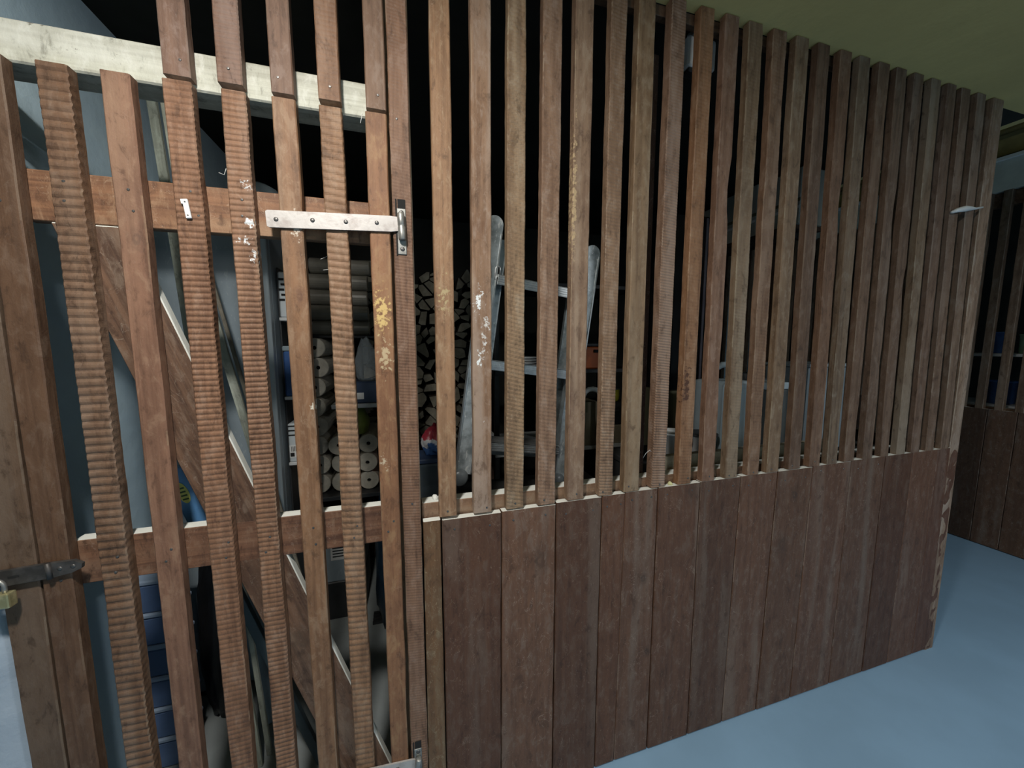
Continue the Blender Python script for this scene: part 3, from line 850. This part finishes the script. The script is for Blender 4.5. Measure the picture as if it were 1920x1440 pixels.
briquette((-0.305, 0.975, 0.6565), 'round holed wood briquette lowest between the two briquette columns', None, rot=FR)
briquette((-0.303, 0.980, 0.749), 'middle round holed wood briquette between the two briquette columns', None, rot=FR)
briquette((-0.3105, 0.960, 0.842), 'topmost round holed wood briquette between the two briquette columns', None, rot=FR)
for i, z in enumerate([1.4005, 1.4775, 1.5545, 1.6315, 1.7085]):
    briquette((-0.445 + rb.uniform(-0.01, 0.01), 1.19, z), 'briquette in clear wrap lying sideways in the pile above the holed column', 'wrapped briquettes lying sideways', r=0.038, rot=(0, rad(-90), 0), wrapped=True)

# ------------------------------------------------------------------ firewood
M_log = plain('split_log_end', (0.42, 0.385, 0.30), 0.9, col2=(0.26, 0.235, 0.18), scale=16, bumps=0.4, bscale=70)
M_bark = plain('log_side_bark', (0.10, 0.075, 0.05), 0.95, var=0.4, scale=20, bumps=0.6, bscale=40)
stand = empty('firewood_stand', (0.14, 1.55, 0.0), 'dark timber stand carrying the split firewood', 'stand')
box('deck', W_DARK, -0.40, 0.42, -0.16, 0.2, 0.70, 0.73, stand, 0.003)
for x in (-0.37, 0.39):
    for y in (-0.13, 0.17):
        box('leg', W_DARK, x - 0.02, x + 0.02, y - 0.02, y + 0.02, 0.003, 0.6999, stand, 0.002)

def clip_poly(poly, px, pz, nx, nz):
    out = []
    for i in range(len(poly)):
        a = poly[i]; b = poly[(i + 1) % len(poly)]
        da = (a[0] - px) * nx + (a[1] - pz) * nz; db = (b[0] - px) * nx + (b[1] - pz) * nz
        if da <= 0:
            out.append(a)
        if da * db < 0:
            t = da / (da - db)
            out.append((a[0] + (b[0] - a[0]) * t, a[1] + (b[1] - a[1]) * t))
    return out
rf = random.Random(21)
X0, X1, Z0, Z1 = -0.235, 0.545, 0.732, 1.80
seeds = []
pitch = 0.071
nr = int((Z1 - Z0) / (pitch * 0.9)); nc = int((X1 - X0) / pitch)
for r in range(nr):
    for c in range(nc):
        seeds.append((X0 + (c + 0.5 + (0.25 if r % 2 else -0.25)) * pitch + rf.uniform(-.036, .036), Z0 + (r + 0.5) * pitch * 0.9 + rf.uniform(-.034, .034)))
for i, (sx, sz) in enumerate(seeds):
    top = Z1 - 0.05 * (0.5 + 0.5 * math.sin(sx * 9))
    poly = [(X0, Z0), (X1, Z0), (X1, top), (X0, top)]
    for j, (qx, qz) in enumerate(seeds):
        if i == j or abs(qx - sx) > 0.25 or abs(qz - sz) > 0.25:
            continue
        nx, nz = qx - sx, qz - sz
        l = math.hypot(nx, nz)
        if l < 1e-6:
            continue
        poly = clip_poly(poly, (sx + qx) / 2 - nx / l * 0.0028, (sz + qz) / 2 - nz / l * 0.0028, nx / l, nz / l)
        if len(poly) < 3:
            break
    if len(poly) < 3:
        continue
    # cut one or two corners away so that the pieces look split and leave dark gaps
    cx = sum(p[0] for p in poly) / len(poly); cz = sum(p[1] for p in poly) / len(poly)
    for k in range(rf.choice((1, 1, 2, 2, 3))):
        a = rf.uniform(0, 2 * math.pi)
        rr = rf.uniform(0.011, 0.026)
        q = clip_poly(poly, cx + math.cos(a) * rr, cz + math.sin(a) * rr, math.cos(a), math.sin(a))
        if len(q) >= 3:
            poly = q
    cx = sum(p[0] for p in poly) / len(poly); cz = sum(p[1] for p in poly) / len(poly)
    me = bpy.data.meshes.new('firewood_log')
    yf = rf.uniform(-0.03, 0.02); n = len(poly)
    tilt = (rf.uniform(-.012, .012), rf.uniform(-.012, .012))
    vs = [(p[0] - cx, yf + tilt[0] * ((p[0] - cx) / 0.04) + tilt[1] * ((p[1] - cz) / 0.04), p[1] - cz) for p in poly] + [((p[0] - cx) * 0.96, 0.24 + yf, (p[1] - cz) * 0.96) for p in poly]
    me.from_pydata(vs, [], [tuple(range(n - 1, -1, -1)), tuple(range(n, 2 * n))] + [(k, (k + 1) % n, n + (k + 1) % n, n + k) for k in range(n)])
    me.materials.append(M_log); me.materials.append(M_bark)
    for k, p in enumerate(me.polygons):
        p.material_index = 0 if k < 2 else 1
    me.update()
    bm = bmesh.new(); bm.from_mesh(me); bmesh.ops.recalc_face_normals(bm, faces=bm.faces); bm.to_mesh(me); bm.free()
    o = link(me, 'firewood_log', None, loc=(cx, 1.47, cz))
    tag(o, 'split firewood log in the stack behind the ladder and gate', 'log', 'split logs in the firewood stack')

# ------------------------------------------------------------------ things on the white shelf and round it
M_navy = plain('navy_plastic', (0.03, 0.05, 0.10), 0.45, var=0.3)
nb = empty('navy_box', (-0.2, 0.99, 1.0455), 'dark navy box with a small label on the white shelf', 'box')
box('body', M_navy, -0.09, 0.09, -0.07, 0.12, 0.0, 0.10, nb, 0.005)
boxes('label_sticker', M_label, [(-0.02, 0.015, -0.0712, -0.0695, 0.02, 0.05)], nb)
M_film = plain('clear_film', (0.62, 0.70, 0.74), 0.15, var=0.2, alpha=0.28, bumps=0.8, bscale=30)
sack('clear_film_bag', M_film, (-0.175, 1.00, 1.1465), 0.055, 0.05, 0.20, 'crumpled clear plastic bag in front of the firewood', 'bag', 8)
M_lime = plain('lime_bag_plastic', (0.30, 0.36, 0.08), 0.5, var=0.4, bumps=0.5, bscale=16)
M_red = plain('red_fabric', (0.28, 0.03, 0.04), 0.7, var=0.3)
sack('lime_bag', M_lime, (-0.225, 1.02, 0.889), 0.05, 0.08, 0.13, 'yellow green bag on top of the briquettes under the white shelf', 'bag', 12, neck=0.2)
sack('red_cloth', M_red, (-0.082, 1.03, 0.611), 0.035, 0.07, 0.34, 'dark red cloth bundle beside the short briquette column', 'cloth', 15, neck=0.1)
M_nvb = plain('dark_blue_bag', (0.02, 0.045, 0.075), 0.45, var=0.4, bumps=0.6, bscale=12)
sack('dark_blue_bag', M_nvb, (-0.075, 0.80, 0.003), 0.075, 0.085, 0.80, 'tall dark blue bag standing on the floor behind the hinge jamb', 'bag', 18, neck=0.3)

M_bench = plain('dark_chest_paint', (0.05, 0.05, 0.05), 0.6, var=0.3)
def chest(name, x0, x1, y0, y1, h, label, mat=M_bench):
    e = empty(name, ((x0 + x1) / 2, (y0 + y1) / 2, 0.0), label, 'chest')
    w, dp = (x1 - x0) / 2, (y1 - y0) / 2
    box('body', mat, -w, w, -dp, dp, 0.003, h - 0.025, e, 0.004)
    box('lid', mat, -w - 0.006, w + 0.006, -dp - 0.006, dp + 0.006, h - 0.0248, h, e, 0.004)
    boxes('plinth', M_black, [(-w + 0.02, w - 0.02, -dp - 0.004, -dp + 0.001, 0.004, 0.05)], e)
    return e
chest('low_chest', 0.03, 0.80, 0.26, 0.64, 0.722, 'dark low chest under the aluminium step ladder')
chest('long_chest', 0.84, 2.06, 0.13, 0.50, 0.862, 'long dark chest close behind the boards under the white canister')
def rwb():
    m, t, b = new_mat('red_white_blue_film')
    raw, v = obj_coord(t)
    sx = N(t, 'ShaderNodeSeparateXYZ'); t.links.new(raw, sx.inputs[0])
    n = noise_n(t, v, 22.0, 3, 0.6)
    h = math_n(t, 'ADD', sx.outputs[2], math_n(t, 'MULTIPLY', math_n(t, 'SUBTRACT', n, 0.5), 0.10))
    c = mixc(t, ramp(t, h, 0.040, 0.046), (0.05, 0.12, 0.30), (0.70, 0.68, 0.68))
    c = mixc(t, ramp(t, h, 0.062, 0.066), c, (0.40, 0.04, 0.06))
    t.links.new(c, b.inputs['Base Color']); b.inputs['Roughness'].default_value = 0.3
    bump(t, b, noise_n(t, v, 30.0, 4, 0.6), 0.7, 0.004)
    return m
M_rwb = rwb()
sack('red_white_bag', M_rwb, (0.105, 0.56, 0.887), 0.05, 0.05, 0.115, 'red, white and blue plastic bag beside the foot of the ladder', 'bag', 22)
M_smoke = plain('smoky_clear_plastic', (0.10, 0.13, 0.15), 0.2, var=0.3, alpha=0.6)
ubx = empty('clear_storage_tub', (0.10, 0.56, 0.7225), 'cloudy clear storage tub under the red and blue bag', 'tub')
box('body', M_smoke, -0.06, 0.06, -0.07, 0.06, 0.0, 0.145, ubx, 0.01, seg=2)
box('lid', M_navy, -0.064, 0.064, -0.074, 0.064, 0.1455, 0.164, ubx, 0.004)

# ------------------------------------------------------------------ step ladder
M_alu = plain('paint_spattered_aluminium', (0.62, 0.68, 0.70), 0.36, metal=0.45, col2=(0.30, 0.34, 0.35), scale=20, scuff=0.9, lo=0.3, hi=0.6)
M_alu2 = plain('bare_aluminium', (0.78, 0.80, 0.80), 0.30, metal=0.8, var=0.25, scale=35, scuff=0.5)
M_rub = plain('dark_end_cap', (0.16, 0.18, 0.19), 0.3, var=0.3)
lad = empty('step_ladder', (0.385, 0.45, 0.752), 'paint spattered aluminium step ladder leaning behind the slats', 'ladder', rot=(0, rad(8.0), 0))
def rounded_stile(x, y0, y1, w, z0, z1, name, mat):
    bm = bmesh.new()
    pts = [(x - w / 2, z0), (x + w / 2, z0), (x + w / 2, z1 - w / 2)] + [(x + w / 2 * math.cos(a), z1 - w / 2 + w / 2 * math.sin(a)) for a in [k * math.pi / 10 for k in range(1, 10)]] + [(x - w / 2, z1 - w / 2)]
    fr = [bm.verts.new((px, y0, pz)) for px, pz in pts]; bk = [bm.verts.new((px, y1, pz)) for px, pz in pts]
    bm.faces.new(fr); bm.faces.new(bk[::-1])
    for k in range(len(pts)):
        bm.faces.new((fr[k], fr[(k + 1) % len(pts)], bk[(k + 1) % len(pts)], bk[k]))
    return link(to_mesh(bm, name), name, mat, lad)
LS = -0.195; RS = 0.205
for x in (LS, RS):
    rounded_stile(x, -0.012, 0.018, 0.062, 0.055, 1.01 if x < 0 else 0.99, 'stile', M_alu)
    rounded_stile(x + (0.05 if x < 0 else -0.035), 0.045, 0.065, 0.035, 0.06, 0.95, 'rear_stile', M_alu)
    # flanges and slots of the stile
    boxes('flange', M_alu2, [(x - 0.031, x - 0.026, -0.016, -0.0122, 0.06, 0.95), (x + 0.026, x + 0.031, -0.016, -0.0122, 0.06, 0.95)], lad)
    lathe('end_cap', M_rub, [(0, 0.022), (0.026, 0.02), (0.034, 0.008), (0.034, -0.02), (0, -0.02)], (x - 0.012, -0.006, 0.040), lad, 20, rot=(rad(90), 0, 0))
def slot_ring(x, z, w=0.022, h=0.042):
    pts = []
    for k in range(17):
        a = 2 * math.pi * k / 16
        pts.append((x + w / 2 * math.copysign(abs(math.cos(a)) ** 0.6, math.cos(a)), -0.0135, z + h / 2 * math.copysign(abs(math.sin(a)) ** 0.6, math.sin(a))))
    o = tube('slot_rim', M_alu2, pts, 0.003, 6, lad)
    bm = bmesh.new()
    bm.faces.new([bm.verts.new((p[0], -0.0128, p[2])) for p in pts[:-1]])
    link(to_mesh(bm, 'slot'), 'slot', M_black, o)
for z in (0.80, 0.485):
    slot_ring(LS - 0.004, z); slot_ring(LS + 0.032, z + 0.01, 0.018, 0.05)
for zz in (0.80, 0.49, 0.185):
    st = [(LS + 0.032, RS - 0.032, -0.03, 0.07, zz - 0.004, zz + 0.004)] + [(LS + 0.032, RS - 0.032, -0.0325, -0.0302, zz - 0.030 + k * 0.0085, zz - 0.0245 + k * 0.0085) for k in range(4)]
    st.append((LS + 0.032, RS - 0.032, -0.030, -0.026, zz - 0.032, zz + 0.003))
    boxes('step', M_alu2, st, lad)
for zz in (0.13,):
    boxes('rear_rung', M_alu, [(LS + 0.069, RS - 0.054, 0.047, 0.062, zz - 0.012, zz + 0.012)], lad, 0.002)

# ------------------------------------------------------------------ mid shelf with boxes
M_card = plain('brown_card', (0.30, 0.25, 0.17), 0.8, var=0.15)
M_olive = plain('olive_card', (0.17, 0.165, 0.10), 0.8, var=0.15)
M_orange = plain('orange_plastic', (0.62, 0.14, 0.03), 0.45, var=0.2)
ms = empty('deep_shelf', (0.86, 1.02, 0.0), 'dark metal shelf with white boards behind the right of the ladder', 'shelf')
for x in (-0.43, 0.335):
    for y in (-0.18, 0.18):
        box('post', M_dark, x - 0.012, x + 0.012, y - 0.012, y + 0.012, 0.003, 1.75, ms, 0.001)
for z in (0.76, 1.17, 1.60):
    box('shelf_board', M_wshelf if z < 1 else M_dark, -0.442, 0.347, -0.20, 0.20, z, z + 0.02, ms, 0.002)
for k in range(5):
    o = lathe('plate', M_wplast, [(0, 0.004), (0.05, 0.003), (0.075, 0.010), (0.082, 0.012), (0.080, 0.008), (0.05, 0.0), (0, 0.0)], (0.60, 0.93, 1.1905 + k * 0.0132), None, 24)
    tag(o, 'white plate in the small stack on the shelf behind the ladder', 'plate', 'stacked white plates')
oc = empty('orange_case', (0.99, 0.92, 1.1905), 'orange plastic case on the upper shelf right of the ladder', 'case')
box('body', M_orange, -0.09, 0.09, -0.07, 0.1, 0.0, 0.115, oc, 0.006)
box('lid', M_dark, -0.088, 0.088, -0.068, 0.098, 0.1155, 0.135, oc, 0.005)
boxes('handle', M_black, [(-0.03, 0.03, -0.078, -0.0702, 0.085, 0.10)], oc)
c1 = empty('brown_carton', (0.91, 0.93, 0.7805), 'brown cardboard carton on the lower white shelf', 'carton')
box('body', M_card, -0.08, 0.08, -0.10, 0.12, 0.0, 0.235, c1, 0.003)
boxes('tape', M_olive, [(-0.012, 0.012, -0.1008, 0.12, 0.2345, 0.2358), (-0.012, 0.012, -0.1008, -0.0998, 0.18, 0.2358)], c1)
c2 = empty('low_brown_carton', (1.085, 0.93, 0.7805), 'low brown carton on the lower shelf under the yellow tin', 'carton')
box('body', M_card, -0.085, 0.085, -0.10, 0.12, 0.0, 0.10, c2, 0.003)
boxes('tape', M_olive, [(-0.085, 0.085, -0.012, 0.012, 0.0995, 0.1008)], c2)
M_yel = plain('yellow_paint', (0.55, 0.50, 0.05), 0.45, var=0.2)
c3 = empty('black_case', (1.085, 0.93, 0.8815), 'black case between low carton and yellow tin', 'case')
box('body', M_black, -0.085, 0.085, -0.09, 0.1, 0.0, 0.125, c3, 0.004)
boxes('handle', M_dark, [(-0.03, 0.03, -0.098, -0.0902, 0.075, 0.085)], c3)
tub('yellow_tin', M_yel, (1.09, 0.90, 1.007), 0.055, 0.055, 0.07, 'small yellow tin on the black case', 'tin', lid=M_dark)
hk = [(0.875 + 0.0, 0.79, 1.055), (0.885, 0.79, 1.075), (0.905, 0.79, 1.088), (0.93, 0.79, 1.09), (0.953, 0.79, 1.083), (0.968, 0.79, 1.066), (0.972, 0.79, 1.045), (0.972, 0.79, 1.00)]
hk = [(x, y - 0.0, z - 0.0) for x, y, z in hk]
o = tube('pipe_bend', M_wplast, hk + [(0.972, 0.795, 0.40), (0.972, 0.80, 0.004)], 0.013, 12)
tag(o, 'white plastic pipe with a hooked end in front of the brown carton', 'pipe')

# ------------------------------------------------------------------ right half: tall black cabinet, canister, tubs
M_gloss = plain('glossy_black', (0.012, 0.012, 0.013), 0.15, var=0.2)
M_violet = plain('violet_grey_trim', (0.20, 0.18, 0.21), 0.35, metal=0.4, var=0.2)
bc = empty('tall_black_cabinet', (1.36, 0.76, 0.0), 'tall glossy black cabinet behind the slats right of the post', 'cabinet')
box('body', M_gloss, -0.115, 0.155, -0.15, 0.16, 1.09, 1.93, bc, 0.006)
box('base', M_olive, -0.14, 0.16, -0.15, 0.16, 0.003, 1.0895, bc, 0.004)
box('edge_trim', M_violet, 0.055, 0.068, -0.158, -0.1502, 1.10, 1.92, bc, 0.001)
box('edge_trim', M_violet, 0.145, 0.157, -0.158, -0.1502, 1.10, 1.92, bc, 0.001)
tub('white_tub', M_wplast, (0.985, 0.255, 0.8625), 0.045, 0.056, 0.125, 'white tapered tub left of the white canister, nearer the post', 'tub')
tub('small_white_tub', M_wplast, (1.125, 0.265, 0.8625), 0.048, 0.055, 0.105, 'smaller white tub with a dark lid beside the white canister', 'tub', lid=M_dark)
can = empty('white_canister', (1.305, 0.32, 0.8625), 'big white plastic canister with a handle behind the slats', 'canister')
M_can = plain('bluish_white_plastic', (0.52, 0.62, 0.67), 0.42, var=0.1)
bm = bmesh.new(); bx(bm, -0.11, 0.09, -0.09, 0.09, 0.0, 0.31); bevel_all(bm, 0.03, 3)
link(to_mesh(bm, 'body'), 'body', M_can, can)
tube('handle', M_can, [(-0.08, 0, 0.30), (-0.075, 0, 0.355), (-0.04, 0, 0.372), (0.01, 0, 0.372), (0.045, 0, 0.355), (0.05, 0, 0.30)], 0.013, 10, can)
lathe('cap', M_dark, [(0.028, 0), (0.028, 0.025), (0.024, 0.03), (0, 0.03)], (0.072 - 0.012, -0.03, 0.3105), can, 18)
M_dgrey = plain('dark_grey_plastic', (0.11, 0.125, 0.125), 0.5, var=0.2)
dgb = empty('dark_grey_box', (1.50, 0.33, 0.8625), 'dark grey plastic box right of the white canister', 'box')
box('body', M_dgrey, -0.075, 0.085, -0.09, 0.09, 0.0, 0.27, dgb, 0.008, seg=2)
box('lid', M_can, -0.08, 0.09, -0.095, 0.095, 0.2705, 0.30, dgb, 0.006, seg=2)
gsb = empty('steel_sheet_bin', (1.72, 0.33, 0.8625), 'upright blue grey metal bin at the right end of the long chest', 'bin')
box('body', M_grey, -0.10, 0.14, -0.11, 0.09, 0.0, 0.36, gsb, 0.006)
boxes('rim', M_grey2, [(-0.105, 0.145, -0.115, 0.095, 0.3605, 0.375)], gsb, 0.003)
W_PALE = wood('pale_raw_board', (0.46, 0.40, 0.28), (0.30, 0.25, 0.17), (0.52, 0.46, 0.35), axis='x', dust=False)
pb = empty('pale_board', (1.15, 0.105, 0.8625), 'pale raw board standing on edge behind the middle rail', 'board')
box('plank', W_PALE, -0.36, 0.46, -0.012, 0.012, 0.0, 0.088, pb, 0.002)
box('batten', W_PALE, -0.355, 0.455, 0.0122, 0.022, 0.0, 0.030, pb, 0.002)
# pale cartons on a high ledge at the right side
M_pale = plain('pale_grey_card', (0.50, 0.51, 0.45), 0.7, var=0.12)
hs = empty('high_ledge', (1.99, 1.0, 0.0), 'narrow high ledge along the right side of the store', 'shelf')
box('ledge_board', W_DARK, -0.10, 0.11, -0.45, 0.5, 1.90, 1.92, hs, 0.002)
for y in (-0.4, 0.42):
    boxes('bracket', M_dark, [(0.085, 0.11, y, y + 0.03, 1.72, 1.8998), (-0.06, 0.085, y, y + 0.03, 1.87, 1.8998)], hs)
for k, (y, h, nm) in enumerate(((0.64, 0.27, 'nearest'), (0.88, 0.28, 'second nearest'), (1.12, 0.26, 'third nearest'), (1.345, 0.28, 'farthest'))):
    e = empty('pale_carton', (1.995, y, 1.9205), 'pale grey carton on the high ledge, %s of four' % nm, 'carton', 'pale cartons on the high ledge')
    box('body', M_pale, -0.085, 0.085, -0.105, 0.105, 0.0, h, e, 0.003)
    boxes('band', M_olive, [(-0.0862, -0.0848, -0.105, 0.105, h * 0.40, h * 0.46)], e)
    boxes('band', M_wplast, [(-0.0862, -0.0848, -0.105, 0.105, h * 0.28, h * 0.33)], e)

# junction box under the ceiling
jb = empty('junction_box', (0.858, 0.079, 2.116), 'white round cornered junction box hanging just under the ceiling', 'junction box')
box('body', M_wplast, -0.052, 0.047, -0.02, 0.018, 0.0, 0.085, jb, 0.012, seg=3)
lathe('cable_gland', M_wplast, [(0.013, 0.0), (0.013, 0.011), (0, 0.011)], (-0.028, -0.001, 0.0852), jb, 14)
boxes('foot_strip', M_dark, [(-0.045, 0.040, -0.015, 0.015, -0.012, -0.0002)], jb, 0.002)

# ------------------------------------------------------------------ behind the gate: laths, crates, blue bar, tube, box
W_LATH = wood('grey_lath_wood', (0.44, 0.45, 0.40), (0.24, 0.24, 0.21), (0.55, 0.57, 0.52), dust=False)
def lath(p0, p1, w, th, label, group=None, color=(1, 1, 1)):
    p0, p1 = Vector(p0), Vector(p1)
    dvec = p1 - p0
    Lh = dvec.length
    bm = bmesh.new(); bx(bm, -w / 2, w / 2, -th / 2, th / 2, 0, Lh); bevel_all(bm, 0.0015)
    o = link(to_mesh(bm, 'lath'), 'lath', W_LATH, loc=p0, color=color)
    o.rotation_euler = along(dvec)
    return tag(o, label, 'lath', group)
lath((-0.475, 0.30, 0.004), (-0.645, 0.42, 2.03), 0.022, 0.012, 'thin grey lath leaning nearest the left wall behind the gate', color=(0.8, 0.85, 0.8))
lath((-0.455, 0.33, 0.004), (-0.625, 0.44, 2.00), 0.014, 0.012, 'narrow pale lath beside the one leaning nearest the wall', color=(1.1, 1.12, 1.05))
lath((-0.280, 0.41, 0.012), (-0.650, 0.50, 1.80), 0.024, 0.010, 'wider pale lath leaning at a slant behind the gate brace', color=(1.05, 1.1, 1.05))
lath((-0.258, 0.42, 0.012), (-0.628, 0.51, 1.80), 0.010, 0.010, 'brownish thin lath beside the wider slanting pale one', color=(0.55, 0.5, 0.45))

M_bcrate = plain('blue_crate_plastic', (0.10, 0.16, 0.30), 0.45, var=0.2)
M_bcrate2 = plain('pale_blue_crate_rim', (0.30, 0.38, 0.50), 0.45, var=0.1)
for k, nm in enumerate(('lowest', 'second from the floor', 'third from the floor', 'fourth from the floor', 'fifth from the floor', 'topmost')):
    e = empty('blue_stacking_box', (-0.737, 0.42, 0.004 + k * 0.104), 'small blue stacking box by the left wall, %s' % nm, 'box', 'stacked blue boxes')
    box('body', M_bcrate, -0.046, 0.046, -0.045, 0.045, 0.0, 0.088, e, 0.005)
    box('rim', M_bcrate2, -0.050, 0.050, -0.049, 0.049, 0.0885, 0.1035, e, 0.004)
# long blue spirit-level like bar with an oval yellow sticker, leaning
M_lblue = plain('sky_blue_paint', (0.12, 0.30, 0.58), 0.4, var=0.15)
M_stk = plain('yellow_sticker', (0.62, 0.64, 0.16), 0.5, var=0.1)
p0 = Vector((-0.290, 0.26, 0.006)); p1 = Vector((-0.512, 0.100, 1.040)); dv = p1 - p0
bar = empty('blue_bar', p0, 'light blue bar with an oval yellow sticker leaning behind the brace', 'bar')
bar.rotation_euler = along(dv)
hb = dv.length
bm = bmesh.new(); bx(bm, -0.021, 0.021, -0.012, 0.012, hb - 0.23, hb); bevel_all(bm, 0.004, 2)
link(to_mesh(bm, 'profile'), 'profile', M_lblue, bar)
bm = bmesh.new(); bx(bm, -0.012, 0.012, -0.009, 0.009, 0, hb - 0.2305); bevel_all(bm, 0.003, 2)
link(to_mesh(bm, 'shaft'), 'shaft', plain('teal_grey_shaft', (0.07, 0.10, 0.11), 0.5), bar)
def oval(name, mat, cx, cz, rx, rz, y, parent, th=0.0006):
    bm = bmesh.new()
    a = [bm.verts.new((cx + rx * math.cos(2 * math.pi * k / 24), y, cz + rz * math.sin(2 * math.pi * k / 24))) for k in range(24)]
    b = [bm.verts.new((v.co.x, y + th, v.co.z)) for v in a]
    bm.faces.new(a); bm.faces.new(b[::-1])
    for k in range(24):
        bm.faces.new((a[k], a[(k + 1) % 24], b[(k + 1) % 24], b[k]))
    return link(to_mesh(bm, name), name, mat, parent)

stk = oval('sticker', M_stk, 0.0, hb - 0.062, 0.011, 0.027, -0.0131, bar)
M_ink = plain('dark_green_ink', (0.05, 0.10, 0.04), 0.6)
boxes('print', M_ink, [(-0.006, 0.006, -0.0135, -0.0130, hb - 0.080 + k * 0.0095, hb - 0.080 + k * 0.0095 + 0.004) for k in range(4)], stk)

# grey tube with a rounded end beside it
M_tube = plain('grey_blue_tube', (0.28, 0.36, 0.42), 0.5, var=0.2)
o = tube('cardboard_tube', M_tube, [(-0.487, 0.452, 0.004), (-0.4885, 0.4525, 0.02), (-0.535, 0.465, 0.46), (-0.556, 0.471, 0.66), (-0.560, 0.472, 0.69)], 0.022, 18, radii=[0.016, 0.024, 0.024, 0.020, 0.008])
tag(o, 'thick grey blue tube leaning low behind the middle of the gate', 'tube')
# grey box with a paper label on the floor
gb = empty('grey_floor_box', (-0.36, 1.05, 0.003), 'grey box with a big paper label low behind the gate', 'box')
box('body', M_grey, -0.15, 0.14, -0.14, 0.16, 0.19, 0.43, gb, 0.005)
box('base', M_dark, -0.15, 0.14, -0.14, 0.16, 0.0, 0.1895, gb, 0.005)
lo = boxes('label_sticker', M_label, [(0.0, 0.082, -0.1415, -0.1398, 0.30, 0.385)], gb)
boxes('print', M_dark, [(0.008, 0.06, -0.1420, -0.1414, 0.315 + k * 0.014, 0.321 + k * 0.014) for k in range(5)], lo)
# dark brush head on the floor
br = empty('floor_brush', (-0.12, 0.86, 0.004), 'small dark brush lying on the concrete floor', 'brush')
boxes('bristles', M_dark, [(-0.06 + 0.0 * k, 0.05, -0.04 + k * 0.022, -0.030 + k * 0.022, 0.0, 0.012) for k in range(4)], br)
boxes('back', W_DARK, [(0.0505, 0.075, -0.05, 0.05, 0.0, 0.02)], br, 0.002)

# grey peg pushed between slats near the end of the partition
M_peg = plain('pale_grey_peg', (0.60, 0.62, 0.62), 0.45, var=0.1)
bm = bmesh.new()
tube_bm(bm, [(1.925, -0.006, 1.796), (1.945, -0.0125, 1.803), (1.985, -0.0135, 1.812), (2.02, -0.0115, 1.817), (2.06, -0.008, 1.822), (2.108, -0.006, 1.832)], 0.01, 10, True, [0.004, 0.008, 0.0105, 0.008, 0.004, 0.003])
o = link(to_mesh(bm, 'plastic_peg'), 'plastic_peg', M_peg, smooth=True)
tag(o, 'pale grey plastic peg clipped across the slats near the end post', 'peg')

# small debris on the ledge and cobweb threads
M_chip = plain('plaster_crumb', (0.74, 0.75, 0.70), 0.9, var=0.15)
rc = random.Random(31)
def crumb(x, y, z, r, label, mat=M_chip):
    bm = bmesh.new(); bmesh.ops.create_icosphere(bm, subdivisions=2, radius=r)
    sd = rc.uniform(0, 30)
    for v in bm.verts:
        v.co *= 1 + 0.45 * mnoise.noise(v.co / r * 0.9 + Vector((sd, 0, 0)))
        v.co.z = max(v.co.z, -r * 0.5)
    o = link(to_mesh(bm, 'plaster_crumb'), 'plaster_crumb', mat, loc=(x, y, z + r * 0.5))
    return tag(o, label, 'crumb')
crumb(0.067, 0.048, 0.9152, 0.009, 'fluffy white crumb on the dusty rail right of the hinge jamb')
crumb(0.772, 0.011, 0.8905, 0.007, 'yellowish crumb on the ledge right of the post', plain('yellow_crumb', (0.62, 0.60, 0.32), 0.8))

M_web = plain('dusty_cobweb', (0.62, 0.62, 0.60), 0.9)
def web(pts, label):
    o = tube('cobweb_thread', M_web, pts, 0.0007, 5)
    tag(o, label, 'cobweb')
web([(-0.176, 0.052, 1.512), (-0.165, 0.060, 1.520), (-0.150, 0.064, 1.536), (-0.137, 0.060, 1.546)], 'dusty cobweb thread just below the upper gate rail by the strap')
web([(-0.172, 0.052, 1.488), (-0.150, 0.056, 1.493), (-0.128, 0.052, 1.491)], 'faint lower cobweb thread below the upper gate rail')
web([(-0.352, 0.030, 1.668), (-0.342, 0.028, 1.664), (-0.337, 0.026, 1.676)], 'hooked cobweb thread above the upper gate rail left of the whitened slat')
web([(-0.070, -0.002, 1.808), (-0.071, -0.008, 1.798), (-0.074, -0.009, 1.785)], 'pale loose thread at the top of the gate slat next to the hinge jamb')
web([(0.690, -0.001, 1.005), (0.682, -0.006, 1.012), (0.672, -0.002, 1.002), (0.668, 0.006, 0.985)], 'curled pale thread near the foot of the ridged slat by the post')

sack('gap_darkening_sack', plain('black_gap_filler', (0.012, 0.012, 0.013), 0.35, var=0.3, bumps=0.6, bscale=18), (-0.652, 0.532, 0.004), 0.055, 0.042, 0.70, 'tall black sack added to darken the gap between the blue boxes and the grey cabinet', 'sack', 41, neck=0.15)  # added sack, stands in for the darkness seen through this gate gap
